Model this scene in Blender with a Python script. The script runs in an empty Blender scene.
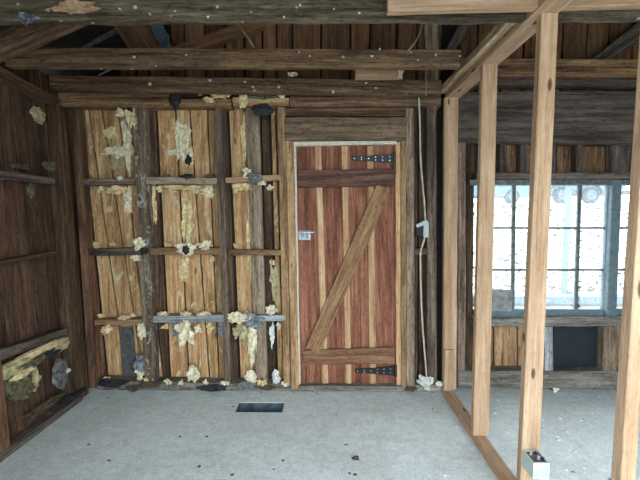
import bpy, bmesh, math, random
from mathutils import Vector, Matrix, noise as mnoise
rng = random.Random(11)
scene = bpy.context.scene
COL = scene.collection

# ------------------------------------------------------------------ camera
F = 350.0; HC = 1.47
PITCH = math.atan(25 / F); YAW = math.atan(5 / F)
cam_d = bpy.data.cameras.new('camera'); cam = bpy.data.objects.new('camera', cam_d); COL.objects.link(cam)
cam_d.sensor_width = 36; cam_d.lens = F * 36 / 640; cam_d.clip_start = 0.02; cam_d.clip_end = 300
cam.location = (0, 0, HC); cam.rotation_euler = (math.pi / 2 - PITCH, 0, YAW)
scene.camera = cam
FW = Vector((-math.sin(YAW) * math.cos(PITCH), math.cos(YAW) * math.cos(PITCH), -math.sin(PITCH)))
RT = Vector((math.cos(YAW), math.sin(YAW), 0)); UP = RT.cross(FW); EYE = Vector((0, 0, HC))

def ray(px, py): return RT * ((px - 320) / F) + UP * ((240 - py) / F) + FW
def onplane(px, py, n, p0):
    d = ray(px, py); return EYE + d * ((p0 - EYE).dot(n) / d.dot(n))
def PY(px, py, y): return onplane(px, py, Vector((0, 1, 0)), Vector((0, y, 0)))
def PZ(px, py, z): return onplane(px, py, Vector((0, 0, 1)), Vector((0, 0, z)))
# leaning left wall: inner face through X=-1.925 at the floor and X=-2.04 at 2.4 m
LWN = Vector((2.4, 0, 0.115)).normalized(); LW0 = Vector((-1.925, 0, 0))
def PL(px, py, off=0.0): return onplane(px, py, LWN, LW0 - LWN * off)

YS = 2.83   # front of the wall framing
YB = 2.93   # inner face of the wall boards

# ------------------------------------------------------------------ materials
def lin(c):
    r = []
    for v in c:
        v /= 255.0
        r.append(v / 12.92 if v <= 0.04045 else ((v + 0.055) / 1.055) ** 2.4)
    return (r[0], r[1], r[2], 1)

class NT:
    def __init__(self, name):
        self.m = bpy.data.materials.new(name); self.m.use_nodes = True
        self.t = self.m.node_tree; self.t.nodes.clear()
        self.out = self.n('ShaderNodeOutputMaterial')
        self.b = self.n('ShaderNodeBsdfPrincipled'); self.l(self.b.outputs[0], self.out.inputs[0])
    def n(self, k, **kw):
        n = self.t.nodes.new(k)
        for a, v in kw.items(): setattr(n, a, v)
        return n
    def l(self, a, b): self.t.links.new(a, b)
    def math(self, op, a, b=None, clamp=False):
        n = self.n('ShaderNodeMath', operation=op, use_clamp=clamp)
        for i, v in enumerate((a, b)):
            if v is None: continue
            if isinstance(v, (int, float)): n.inputs[i].default_value = v
            else: self.l(v, n.inputs[i])
        return n.outputs[0]
    def mix(self, fac, a, b, blend='MIX'):
        n = self.n('ShaderNodeMix', data_type='RGBA', blend_type=blend)
        for i, v in ((0, fac), (6, a), (7, b)):
            if isinstance(v, (int, float)): n.inputs[i].default_value = v
            elif isinstance(v, tuple): n.inputs[i].default_value = v
            else: self.l(v, n.inputs[i])
        return n.outputs[2]
    def noise(self, vec, scale, detail=4, rough=0.6, dist=0.0):
        n = self.n('ShaderNodeTexNoise'); n.inputs['Scale'].default_value = scale
        n.inputs['Detail'].default_value = detail; n.inputs['Roughness'].default_value = rough
        n.inputs['Distortion'].default_value = dist
        self.l(vec, n.inputs['Vector']); return n.outputs[0]
    def ramp(self, fac, *stops):
        n = self.n('ShaderNodeValToRGB'); e = n.color_ramp.elements
        while len(e) < len(stops): e.new(0.5)
        for s, (p, c) in zip(e, stops): s.position = p; s.color = c
        self.l(fac, n.inputs[0]); return n.outputs[0]
    def coords(self):
        tc = self.n('ShaderNodeTexCoord'); oi = self.n('ShaderNodeObjectInfo')
        at = self.n('ShaderNodeAttribute', attribute_name='rnd')
        k = self.math('ADD', self.math('MULTIPLY', oi.outputs['Random'], 37.0), self.math('MULTIPLY', at.outputs['Fac'], 91.0))
        cb = self.n('ShaderNodeCombineXYZ'); self.l(k, cb.inputs[0]); self.l(k, cb.inputs[1]); self.l(k, cb.inputs[2])
        v = self.n('ShaderNodeVectorMath', operation='ADD'); self.l(tc.outputs['Object'], v.inputs[0]); self.l(cb.outputs[0], v.inputs[1])
        r = self.math('FRACT', self.math('ADD', oi.outputs['Random'], self.math('MULTIPLY', at.outputs['Fac'], 7.31)))
        return v.outputs[0], r, tc.outputs['Object']
    def scaled(self, vec, s):
        n = self.n('ShaderNodeVectorMath', operation='MULTIPLY'); self.l(vec, n.inputs[0]); n.inputs[1].default_value = s
        return n.outputs[0]
    def bump(self, h, strength=0.4, dist=0.004):
        n = self.n('ShaderNodeBump'); n.inputs['Strength'].default_value = strength; n.inputs['Distance'].default_value = dist
        self.l(h, n.inputs['Height']); self.l(n.outputs[0], self.b.inputs['Normal'])

MATS = {}
W = (1, 1, 1, 1); K = (0, 0, 0, 1)
def wood(name, dark, mid, light, axis='z', stain=0.55, knots=0.0, residue=None, res_amt=0.0, res_scale=(9, 9, 3), specks=0.0, tint=0.25, rough=0.85, streak=1.25, dirt=0.6, stain_col=(30, 20, 14)):
    t = NT(name); vec, r, oc = t.coords()
    def ax(a, b):
        return {'z': (a, a, b), 'x': (b, a, a), 'y': (a, b, a)}[axis]
    g1 = t.noise(t.scaled(vec, ax(26, 1.6)), 1.0, 5, 0.62, 0.4)
    g2 = t.noise(t.scaled(vec, ax(130, 5.0)), 1.0, 3, 0.6)
    g = t.math('ADD', t.math('MULTIPLY', g1, 0.62), t.math('MULTIPLY', g2, 0.38))
    c = t.ramp(g, (0.5 - 0.17 / streak, lin(dark)), (0.5, lin(mid)), (0.5 + 0.16 / streak, lin(light)))
    dn = t.noise(t.scaled(vec, ax(70, 22)), 1.0, 5, 0.7, 0.5)
    c = t.mix(t.math('MULTIPLY', t.ramp(dn, (0.53, K), (0.66, W)), dirt), c, lin(tuple(int(v * 0.55) for v in dark)))
    c = t.mix(t.math('MULTIPLY', t.ramp(dn, (0.34, W), (0.45, K)), dirt * 0.5), c, lin(tuple(min(255, int(v * 1.12)) for v in light)))
    cr = t.noise(t.scaled(vec, ax(48, 0.9)), 1.0, 3, 0.5, 0.3)
    c = t.mix(t.math('MULTIPLY', t.ramp(cr, (0.64, K), (0.69, W)), dirt), c, lin(tuple(int(v * 0.4) for v in dark)))
    s = t.noise(t.scaled(vec, ax(5, 1.3)), 1.0, 5, 0.65, 0.6)
    sf = t.ramp(s, (0.50, K), (0.66, W))
    c = t.mix(t.math('MULTIPLY', sf, stain), c, lin(stain_col))
    if knots:
        vo = t.n('ShaderNodeTexVoronoi'); vo.inputs['Scale'].default_value = 1.0
        t.l(t.scaled(vec, ax(9, 3.1)), vo.inputs['Vector'])
        kf = t.ramp(vo.outputs['Distance'], (0.07, W), (0.12, K))
        c = t.mix(t.math('MULTIPLY', kf, knots), c, lin((58, 34, 20)))
    if residue:
        s2 = t.noise(t.scaled(vec, res_scale if axis == 'z' else ax(res_scale[0], res_scale[2])), 1.0, 7, 0.68, 1.2)
        rf = t.ramp(s2, (0.66 - res_amt, K), (0.70 - res_amt, W))
        rc = t.noise(t.scaled(vec, (60, 60, 40)), 1.0, 3, 0.6)
        rcol = t.mix(rc, lin(tuple(int(v * 0.72) for v in residue)), lin(residue))
        c = t.mix(t.math('MULTIPLY', rf, 0.85), c, rcol)
    if specks:
        vo = t.n('ShaderNodeTexVoronoi'); vo.inputs['Scale'].default_value = 14.0; t.l(vec, vo.inputs['Vector'])
        kf = t.ramp(vo.outputs['Distance'], (0.10, W), (0.16, K))
        pick = t.ramp(t.n('ShaderNodeSeparateColor').outputs[0] if False else vo.outputs['Color'], (0.78 - specks, K), (0.80 - specks, W))
        c = t.mix(t.math('MULTIPLY', kf, pick), c, lin((205, 200, 182)))
    hsv = t.n('ShaderNodeHueSaturation'); t.l(c, hsv.inputs['Color'])
    t.l(t.math('ADD', t.math('MULTIPLY', r, 2 * tint), 1.0 - tint), hsv.inputs['Value'])
    t.l(hsv.outputs[0], t.b.inputs['Base Color'])
    t.b.inputs['Roughness'].default_value = rough; t.b.inputs['Specular IOR Level'].default_value = 0.25
    t.bump(t.math('ADD', t.math('ADD', g, dn), t.math('MULTIPLY', s, 0.6)), 0.6, 0.007)
    MATS[name] = t.m; return t.m

def plain(name, col, rough=0.6, metal=0.0, var=0.3, scale=25.0, bump=0.2, col2=None):
    t = NT(name); vec, r, oc = t.coords()
    n = t.noise(vec, scale, 5, 0.65, 0.5)
    c2 = lin(col2) if col2 else lin(tuple(int(v * (1 - var)) for v in col))
    c = t.ramp(n, (0.36, c2), (0.62, lin(col)))
    t.l(c, t.b.inputs['Base Color']); t.b.inputs['Roughness'].default_value = rough; t.b.inputs['Metallic'].default_value = metal
    if bump: t.bump(n, bump, 0.004)
    MATS[name] = t.m; return t.m

wood('board_wood', (104, 70, 44), (188, 146, 102), (232, 200, 156), stain=0.66, stain_col=(112, 68, 38), streak=0.85, dirt=0.42, residue=(232, 212, 170), res_amt=0.085, res_scale=(13, 13, 4), knots=0.7, tint=0.24)
wood('dark_board_wood', (44, 31, 23), (84, 62, 47), (120, 92, 70), stain=0.6, tint=0.3)
wood('gable_wood', (66, 44, 30), (122, 88, 62), (150, 112, 82), streak=0.8, dirt=0.4, stain=0.5, tint=0.3)
wood('left_wood', (48, 34, 26), (86, 62, 48), (110, 82, 64), stain=0.6, tint=0.2, residue=(150, 134, 100), res_amt=-0.02)
wood('reddish_wood', (60, 40, 30), (106, 76, 58), (136, 104, 80), stain=0.5)
wood('joist_wood', (58, 43, 31), (112, 86, 64), (150, 120, 93), stain=0.5, specks=0.10, stain_col=(40, 32, 26))
wood('mould_wood', (54, 46, 37), (106, 92, 75), (154, 136, 112), stain=0.45, specks=0.22, residue=(140, 130, 108), res_amt=0.02, stain_col=(36, 34, 30))
wood('plate_wood', (64, 44, 30), (122, 92, 66), (160, 126, 92), stain=0.6, stain_col=(44, 30, 20))
wood('stud_grey', (78, 66, 56), (138, 118, 100), (176, 154, 132), stain=0.45, stain_col=(62, 48, 38), knots=0.5)
wood('stud_splotched', (74, 62, 52), (132, 112, 92), (168, 148, 126), stain=0.4, residue=(214, 210, 204), res_amt=0.09, res_scale=(22, 22, 14))
wood('stud_dark', (60, 48, 41), (114, 95, 82), (152, 130, 114), stain=0.5)
wood('stud_tan', (96, 68, 46), (158, 124, 90), (188, 154, 116), stain=0.5, stain_col=(84, 56, 36), knots=0.4)
wood('blue_grey_wood', (104, 104, 106), (156, 157, 160), (196, 197, 200), stain=0.4, residue=(200, 204, 206), res_amt=0.02)
wood('header_wood', (50, 42, 38), (92, 80, 73), (120, 106, 97), stain=0.5, tint=0.1)
wood('lintel_wood', (74, 58, 46), (116, 95, 77), (142, 120, 100), stain=0.4, tint=0.08)
wood('pine', (138, 106, 80), (181, 147, 118), (208, 180, 152), stain=0.22, stain_col=(140, 98, 66), knots=0.85, tint=0.06, streak=0.8, dirt=0.22)
wood('pine_old', (128, 108, 88), (184, 160, 132), (216, 198, 172), stain=0.5, stain_col=(80, 62, 46))
wood('door_red', (84, 48, 36), (126, 78, 60), (158, 110, 88), stain=0.35, stain_col=(72, 38, 30), tint=0.14, dirt=0.45)
wood('door_batten', (138, 98, 68), (186, 146, 110), (212, 176, 138), stain=0.3, stain_col=(110, 66, 42), tint=0.14, dirt=0.4)
wood('door_rail', (62, 42, 38), (98, 68, 58), (128, 96, 82), stain=0.4, stain_col=(70, 46, 40), tint=0.08)
wood('door_rail_brown', (84, 56, 42), (124, 88, 66), (156, 120, 94), stain=0.4, stain_col=(92, 66, 54), tint=0.05)
wood('door_brace_wood', (96, 68, 48), (146, 110, 80), (176, 140, 106), stain=0.5, stain_col=(96, 66, 46), tint=0.05)
wood('dusty_plate', (84, 76, 68), (128, 120, 110), (160, 154, 144), stain=0.6, stain_col=(58, 48, 38), residue=(176, 174, 166), res_amt=0.08)
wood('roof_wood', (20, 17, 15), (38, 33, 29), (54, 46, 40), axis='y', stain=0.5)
wood('rear_wood', (60, 44, 32), (110, 84, 62), (140, 110, 84), stain=0.4)
plain('back_black', (26, 21, 18), 0.85, var=0.4, scale=14)
plain('blue_black', (23, 33, 43), 0.55, var=0.5, scale=9, col2=(14, 20, 28))
plain('white_paint', (212, 202, 184), 0.6, var=0.15, scale=40)
plain('white_plastic', (186, 194, 190), 0.4, var=0.08, scale=20, bump=0.05)
plain('cable_white', (208, 198, 182), 0.5, var=0.2)
plain('black_iron', (26, 26, 28), 0.5, 0.2, var=0.4)
plain('bolt_steel', (196, 198, 200), 0.35, 0.7, var=0.2)
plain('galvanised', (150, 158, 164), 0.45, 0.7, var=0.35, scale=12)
plain('sheet_silver', (150, 150, 148), 0.5, 0.25, var=0.3, scale=14)
plain('dull_metal', (104, 120, 132), 0.6, 0.3, var=0.4, scale=10)
plain('window_paint', (104, 120, 128), 0.6, var=0.2, scale=30)
plain('window_dark', (104, 110, 110), 0.6, var=0.4, scale=30)
plain('foam_cream', (232, 214, 172), 0.9, var=0.35, scale=30, col2=(186, 154, 104))
plain('foam_pale', (238, 228, 202), 0.9, var=0.3, scale=30, col2=(188, 170, 136))
plain('foam_green', (186, 176, 138), 0.9, var=0.3, scale=25, col2=(140, 124, 86))
plain('foam_dark', (112, 106, 74), 0.9, var=0.4, scale=35, col2=(46, 44, 32))
plain('scrap_grey', (124, 122, 118), 0.85, var=0.5, scale=30, col2=(58, 60, 62))
plain('tar_patch', (92, 92, 90), 0.85, var=0.4, scale=30)
plain('scrap_black', (36, 38, 42), 0.7, var=0.5, scale=20)
plain('scrap_blue', (136, 140, 142), 0.8, var=0.5, scale=30, col2=(78, 82, 86))
plain('fleck_white', (212, 204, 188), 0.8, var=0.2, scale=50)
plain('scrap_white', (228, 228, 222), 0.8, var=0.2, scale=50)
plain('leaf_brown', (96, 78, 58), 0.9, var=0.5, scale=60)
plain('leaf_dark', (44, 36, 30), 0.9, var=0.4)
plain('rope', (176, 154, 118), 0.9, var=0.3)
plain('tyre', (40, 44, 50), 0.8)
plain('wheel_white', (72, 80, 88), 0.5, var=0.1)
plain('car_blue', (84, 106, 128), 0.35, 0.2, var=0.1, bump=0)
plain('car_glass', (60, 70, 80), 0.2, bump=0)
plain('post_blue', (92, 114, 126), 0.6, var=0.15)
plain('kerb_blue', (96, 114, 124), 0.8, var=0.3)

def concrete():
    t = NT('concrete'); vec, r, oc = t.coords()
    a = t.noise(vec, 1.6, 6, 0.6, 0.8); b = t.noise(vec, 22, 5, 0.7); d = t.noise(vec, 130, 3, 0.7)
    st = t.noise(t.scaled(vec, (4.0, 11, 1)), 1.0, 5, 0.7, 1.5)
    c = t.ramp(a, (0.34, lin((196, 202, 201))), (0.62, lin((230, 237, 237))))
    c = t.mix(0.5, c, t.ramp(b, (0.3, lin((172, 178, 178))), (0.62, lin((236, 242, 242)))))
    c = t.mix(t.math('MULTIPLY', t.ramp(st, (0.52, K), (0.66, W)), 0.34), c, lin((168, 162, 152)))
    pt = t.noise(vec, 3.2, 4, 0.6, 0.5)
    c = t.mix(t.math('MULTIPLY', t.ramp(pt, (0.50, K), (0.64, W)), 0.30), c, lin((176, 172, 164)))
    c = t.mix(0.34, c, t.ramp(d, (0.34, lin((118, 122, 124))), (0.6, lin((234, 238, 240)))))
    for sc, th, col in ((9, 0.075, (74, 74, 72)), (12, 0.06, (236, 236, 232))):
        vo = t.n('ShaderNodeTexVoronoi'); vo.inputs['Scale'].default_value = sc
        dv = t.n('ShaderNodeVectorMath', operation='ADD'); t.l(vec, dv.inputs[0])
        nn = t.n('ShaderNodeTexNoise'); nn.inputs['Scale'].default_value = 30; t.l(vec, nn.inputs['Vector'])
        t.l(t.scaled(nn.outputs['Color'], (0.05, 0.05, 0.05)), dv.inputs[1]); t.l(dv.outputs[0], vo.inputs['Vector'])
        f = t.ramp(vo.outputs['Distance'], (th, W), (th + 0.04, K))
        p = t.ramp(vo.outputs['Color'], (0.55, K), (0.57, W))
        c = t.mix(t.math('MULTIPLY', f, p), c, lin(col))
    t.l(c, t.b.inputs['Base Color']); t.b.inputs['Roughness'].default_value = 0.72
    t.bump(t.math('ADD', t.math('ADD', b, d), t.math('MULTIPLY', st, 1.2)), 0.35, 0.006)
    MATS['concrete'] = t.m
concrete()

def gravel():
    t = NT('gravel'); vec, r, oc = t.coords()
    vo = t.n('ShaderNodeTexVoronoi'); vo.inputs['Scale'].default_value = 3.2; t.l(vec, vo.inputs['Vector'])
    b = t.noise(vec, 3.0, 6, 0.7)
    c = t.ramp(b, (0.35, lin((168, 168, 162))), (0.6, lin((196, 196, 192))))
    f = t.ramp(vo.outputs['Distance'], (0.17, W), (0.27, K))
    p = t.ramp(vo.outputs['Color'], (0.42, K), (0.44, W))
    c = t.mix(t.math('MULTIPLY', f, p), c, lin((30, 26, 22)))
    t.l(c, t.b.inputs['Base Color']); t.b.inputs['Roughness'].default_value = 0.95
    MATS['gravel'] = t.m
gravel()

def glass():
    t = NT('dusty_glass'); vec, r, oc = t.coords()
    tr = t.n('ShaderNodeBsdfTransparent'); tl = t.n('ShaderNodeBsdfTranslucent'); mx = t.n('ShaderNodeMixShader')
    tl.inputs[0].default_value = (0.86, 0.93, 0.97, 1)
    n = t.noise(vec, 9, 5, 0.7)
    t.l(t.math('ADD', t.math('MULTIPLY', n, 0.10), 0.03), mx.inputs[0])
    t.l(tr.outputs[0], mx.inputs[1]); t.l(tl.outputs[0], mx.inputs[2])
    gl = t.n('ShaderNodeBsdfGlossy'); gl.inputs['Roughness'].default_value = 0.05
    m2 = t.n('ShaderNodeMixShader'); m2.inputs[0].default_value = 0.04
    t.l(mx.outputs[0], m2.inputs[1]); t.l(gl.outputs[0], m2.inputs[2]); t.l(m2.outputs[0], t.out.inputs[0])
    MATS['dusty_glass'] = t.m
glass()

# ------------------------------------------------------------------ building helpers
def link(name, me, mat, parent=None, M=None):
    o = bpy.data.objects.new(name, me); COL.objects.link(o)
    if mat: me.materials.append(MATS[mat])
    if parent is not None:
        o.parent = parent; o.matrix_parent_inverse = Matrix.Translation(parent.location).inverted()
    if M is not None: o.matrix_basis = M
    return o
def tag(o, label=None, cat=None, group=None, kind=None):
    if label: o['label'] = label
    if cat: o['category'] = cat
    if group: o['group'] = group
    if kind: o['kind'] = kind
    return o
def empty(name, loc):
    o = bpy.data.objects.new(name, None); COL.objects.link(o); o.location = loc; o.empty_display_size = 0.05; return o

def rings(bm, A, n, rough, seed, cham=0.004, chip=0.0):
    """loft along local z.  A(t) -> (x0,x1,y0,y1,z)"""
    rows = []
    for i in range(n + 1):
        x0, x1, y0, y1, z = A(i / n)
        c = min(cham, abs(x1 - x0) * 0.3, abs(y1 - y0) * 0.3)
        pts = [(x0 + c, y0), (x1 - c, y0), (x1, y0 + c), (x1, y1 - c), (x1 - c, y1), (x0 + c, y1), (x0, y1 - c), (x0, y0 + c)]
        row = []
        for k, (x, y) in enumerate(pts):
            e = k // 2
            j = mnoise.noise(Vector((seed * 3.7 + e * 11.3, z * 4.2, k * 0.15))) * rough + mnoise.noise(Vector((seed * 1.9 + e * 5.1, z * 17.0, k * 0.3))) * rough * 0.5
            j2 = mnoise.noise(Vector((seed * 5.3 + e * 7.7, z * 4.9, 9.1 + k * 0.15))) * rough
            ch = 0.0
            if chip:
                q = mnoise.noise(Vector((seed * 2.3 + e * 13.7, z * 9.0, 3.3)))
                if q > 0.25: ch = -(q - 0.25) * chip
            sx = -1 if x < (x0 + x1) / 2 else 1
            row.append(bm.verts.new((x + j + sx * ch, y + j2 * 0.5, z)))
        rows.append(row)
    faces = []
    for a, b in zip(rows, rows[1:]):
        for k in range(8):
            faces.append(bm.faces.new((a[k], a[(k + 1) % 8], b[(k + 1) % 8], b[k])))
    faces.append(bm.faces.new(rows[0][::-1])); faces.append(bm.faces.new(rows[-1]))
    return faces

def timber(name, p0, p1, q0, q1, depth, mat, parent=None, rough=0.003, chip=0.0, away=None, seed=None, cham=0.004, sag=0.0):
    """a beam whose front face is p0 p1 (one end) to q0 q1 (other end), going 'depth' away from the viewer"""
    a = (p0 + p1) / 2; b = (q0 + q1) / 2; L = (b - a).length; zax = (b - a).normalized()
    away = away if away is not None else Vector((0, 1, 0))
    away = (away - zax * away.dot(zax)).normalized(); xax = away.cross(zax).normalized()
    R = Matrix((xax, away, zax)).transposed().to_4x4(); R.translation = a
    Ri = R.inverted()
    l0, l1, m0, m1 = (Ri @ v for v in (p0, p1, q0, q1))
    if l0.x > l1.x: l0, l1 = l1, l0
    if m0.x > m1.x: m0, m1 = m1, m0
    seed = rng.random() * 100 if seed is None else seed
    n = max(3, int(L / 0.07))
    def A(t):
        s = sag * 4 * t * (1 - t)
        return (l0.x + (m0.x - l0.x) * t + s, l1.x + (m1.x - l1.x) * t + s, 0.0, depth, L * t)
    bm = bmesh.new(); rings(bm, A, n, rough, seed, cham, chip)
    bmesh.ops.recalc_face_normals(bm, faces=bm.faces)
    me = bpy.data.meshes.new(name); bm.to_mesh(me); bm.free()
    return link(name, me, mat, parent, R)

def qy(Y, *pts): return [PY(x, y, Y) for x, y in pts]
def stud(name, tl, tr, br, bl, Y, depth, mat, label=None, cat=None, group=None, kind=None, parent=None, **kw):
    a, b, c, d = qy(Y, tl, tr, br, bl)
    o = timber(name, d, c, a, b, depth, mat, parent, **kw)
    return tag(o, label, cat, group, kind)
def beam(name, p0, p1, q0, q1, Y, depth, mat, label=None, cat=None, group=None, kind=None, parent=None, **kw):
    a, b, c, d = qy(Y, p0, p1, q0, q1)
    o = timber(name, a, b, c, d, depth, mat, parent, **kw)
    return tag(o, label, cat, group, kind)

def box_mesh(bm, c0, c1, bev=0.0):
    v = [bm.verts.new((x, y, z)) for x in (c0[0], c1[0]) for y in (c0[1], c1[1]) for z in (c0[2], c1[2])]
    fs = [bm.faces.new([v[i] for i in f]) for f in ((0, 1, 3, 2), (4, 6, 7, 5), (0, 4, 5, 1), (2, 3, 7, 6), (0, 2, 6, 4), (1, 5, 7, 3))]
    if bev:
        es = list({e for f in fs for e in f.edges})
        bmesh.ops.bevel(bm, geom=es, offset=bev, segments=2, affect='EDGES', profile=0.7)
def box(name, c0, c1, mat, parent=None, bev=0.003):
    """origin at the box centre"""
    c = (Vector(c0) + Vector(c1)) / 2; h = (Vector(c1) - Vector(c0)) / 2
    bm = bmesh.new(); box_mesh(bm, -h, h, bev); bmesh.ops.recalc_face_normals(bm, faces=bm.faces)
    me = bpy.data.meshes.new(name); bm.to_mesh(me); bm.free()
    return link(name, me, mat, parent, Matrix.Translation(c))

def tube(name, pts, r, mat, parent=None):
    c = bpy.data.curves.new(name, 'CURVE'); c.dimensions = '3D'; c.bevel_depth = r; c.bevel_resolution = 3; c.resolution_u = 6
    o0 = Vector(pts[0]); s = c.splines.new('NURBS'); s.points.add(len(pts) - 1); s.use_endpoint_u = True; s.order_u = 3
    for p, q in zip(s.points, pts): p.co = (*(Vector(q) - o0), 1)
    tmp = bpy.data.objects.new(name, c); COL.objects.link(tmp)
    dg = bpy.context.evaluated_depsgraph_get(); me = bpy.data.meshes.new_from_object(tmp.evaluated_get(dg))
    bpy.data.objects.remove(tmp); bpy.data.curves.remove(c); me.name = name
    for p in me.polygons: p.use_smooth = True
    me.materials.clear()
    return link(name, me, mat, parent, Matrix.Translation(o0))

def cyl(name, c, axis, r, L, mat, parent=None, r2=None, seg=12):
    bm = bmesh.new(); bmesh.ops.create_cone(bm, cap_ends=True, segments=seg, radius1=r, radius2=r if r2 is None else r2, depth=L)
    me = bpy.data.meshes.new(name); bm.to_mesh(me); bm.free()
    M = Vector((0, 0, 1)).rotation_difference(Vector(axis)).to_matrix().to_4x4(); M.translation = c
    return link(name, me, mat, parent, M)

def crumple(name, c, w, h, d, seed, mat, label, cat='insulation scrap', group=None, n=16, thick=0.004, droop=0.0):
    """a torn, crumpled piece of sheet of about w x h, buckled by d towards the viewer"""
    bm = bmesh.new(); g = {}
    for i in range(n + 1):
        for j in range(n + 1):
            u = 2 * i / n - 1; v = 2 * j / n - 1
            u, v = u * math.sqrt(1 - v * v / 2), v * math.sqrt(1 - u * u / 2)
            ang = math.atan2(v, u)
            lim = 0.5 + 0.30 * mnoise.noise(Vector((math.cos(ang) * 1.5 + seed, math.sin(ang) * 1.5, seed * 0.7))) + 0.18 * mnoise.noise(Vector((math.cos(ang) * 4 + seed, math.sin(ang) * 4, 4.0))) + 0.09 * mnoise.noise(Vector((math.cos(ang) * 6.5 + seed, math.sin(ang) * 6.5, 8.0)))
            u *= lim; v *= lim
            q = Vector((u * 3.1 + seed, v * 3.1, seed * 1.3)); q2 = q * 2.4
            y = (mnoise.noise(q) + 0.55 * mnoise.noise(q2)) * d - (0.5 - v) * droop
            p = Vector((u * w, y, v * h))
            for k in (0, 1): g[i, j, k] = bm.verts.new(p + Vector((0, k * thick, 0)))
    for i in range(n):
        for j in range(n):
            bm.faces.new((g[i, j, 0], g[i + 1, j, 0], g[i + 1, j + 1, 0], g[i, j + 1, 0]))
            bm.faces.new((g[i, j, 1], g[i, j + 1, 1], g[i + 1, j + 1, 1], g[i + 1, j, 1]))
    rim = [(i, 0) for i in range(n)] + [(n, j) for j in range(n)] + [(i, n) for i in range(n, 0, -1)] + [(0, j) for j in range(n, 0, -1)]
    for a, b in zip(rim, rim[1:] + rim[:1]):
        bm.faces.new((g[(*a, 0)], g[(*a, 1)], g[(*b, 1)], g[(*b, 0)]))
    bmesh.ops.recalc_face_normals(bm, faces=bm.faces)
    me = bpy.data.meshes.new(name); bm.to_mesh(me); bm.free()
    o = link(name, me, mat, None, Matrix.Translation(c))
    return tag(o, label, cat, group)

def lump(name, c, s, seed, mat, label, cat='insulation scrap', group=None, sub=3, amp=0.55):
    bm = bmesh.new(); bmesh.ops.create_icosphere(bm, subdivisions=sub, radius=1.0)
    for v in bm.verts:
        q = v.co * 1.7 + Vector((seed, seed * 0.3, 0))
        k = 1 + amp * mnoise.noise(q) + amp * 0.6 * mnoise.noise(q * 2.7) + amp * 0.35 * mnoise.noise(q * 6.1)
        v.co = Vector((v.co.x * s[0], v.co.y * s[1], v.co.z * s[2])) * max(0.3, k)
    me = bpy.data.meshes.new(name); bm.to_mesh(me); bm.free()
    o = link(name, me, mat, None, Matrix.Translation(c))
    return tag(o, label, cat, group)

def boards(name, specs, mat, depth=0.02, kind='structure', rough=0.002, extra=None):
    """one wall skin: specs = (bl, br, tl, tr) in world space, boards run bottom to top, thick along +y"""
    bm = bmesh.new(); lay = bm.faces.layers.float.new('rnd'); k = 0
    for bl, br, tl, tr in specs:
        k += 1; rv = rng.random(); s = rng.random() * 50
        L = ((tl + tr) / 2 - (bl + br) / 2).length; n = max(2, int(L / 0.09))
        dy = rng.uniform(-0.004, 0.004)
        rows = []
        def A(t): return None
        prev = []
        for i in range(n + 1):
            t = i / n; l = bl.lerp(tl, t); r = br.lerp(tr, t)
            jl = mnoise.noise(Vector((s, l.z * 5, 1))) * rough + mnoise.noise(Vector((s, l.z * 19, 5))) * rough * 0.7
            jr = mnoise.noise(Vector((s, r.z * 5, 2))) * rough + mnoise.noise(Vector((s, r.z * 19, 6))) * rough * 0.7
            u = (r - l).normalized(); nrm = Vector((u.y, -u.x, 0)).normalized()    # towards the room for a left-to-right board
            l = l + u * jl - nrm * dy; r = r + u * jr - nrm * dy
            prev.append([bm.verts.new(v) for v in (l + u * 0.003, l + nrm * 0.0 - nrm * 0.003, l - nrm * depth, r - nrm * depth, r - nrm * 0.003, r - u * 0.003)])
        for a, b in zip(prev, prev[1:]):
            for q in range(6):
                f = bm.faces.new((a[q], a[(q + 1) % 6], b[(q + 1) % 6], b[q])); f[lay] = rv
        for row in (prev[0][::-1], prev[-1]):
            f = bm.faces.new(row); f[lay] = rv
    bmesh.ops.recalc_face_normals(bm, faces=bm.faces)
    me = bpy.data.meshes.new(name); bm.to_mesh(me); bm.free()
    o = link(name, me, mat); tag(o, kind=kind); return o

# ------------------------------------------------------------------ roof line
RX = 0.6
def roofz(x): return 2.66 + ((x + 2.03) if x < RX else (2 * RX + 2.03 - x)) * 0.456

# ------------------------------------------------------------------ floor with its rectangular opening
HX0, HX1, HY0, HY1 = -0.672, -0.316, 2.51, 2.648
def floor():
    bm = bmesh.new()
    xs = [-2.25, HX0, HX1, 3.35]; ys = [-0.72, HY0, HY1, 3.0]
    V = {}
    for i, x in enumerate(xs):
        for j, y in enumerate(ys):
            for k, z in enumerate((0.0, -0.12)):
                V[i, j, k] = bm.verts.new((x, y, z))
    for i in range(3):
        for j in range(3):
            if (i, j) == (1, 1): continue
            bm.faces.new((V[i, j, 0], V[i + 1, j, 0], V[i + 1, j + 1, 0], V[i, j + 1, 0]))
            bm.faces.new((V[i, j, 1], V[i, j + 1, 1], V[i + 1, j + 1, 1], V[i + 1, j, 1]))
    for a, b in (((1, 1), (2, 1)), ((2, 1), (2, 2)), ((2, 2), (1, 2)), ((1, 2), (1, 1))):
        bm.faces.new((V[(*a, 0)], V[(*b, 0)], V[(*b, 1)], V[(*a, 1)]))
    for j in range(3):
        for i in (0, 3): bm.faces.new((V[i, j, 0], V[i, j + 1, 0], V[i, j + 1, 1], V[i, j, 1]))
    for i in range(3):
        for j in (0, 3): bm.faces.new((V[i, j, 0], V[i + 1, j, 0], V[i + 1, j, 1], V[i, j, 1]))
    bmesh.ops.recalc_face_normals(bm, faces=bm.faces)
    me = bpy.data.meshes.new('floor'); bm.to_mesh(me); bm.free()
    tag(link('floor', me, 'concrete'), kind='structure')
floor()
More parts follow.
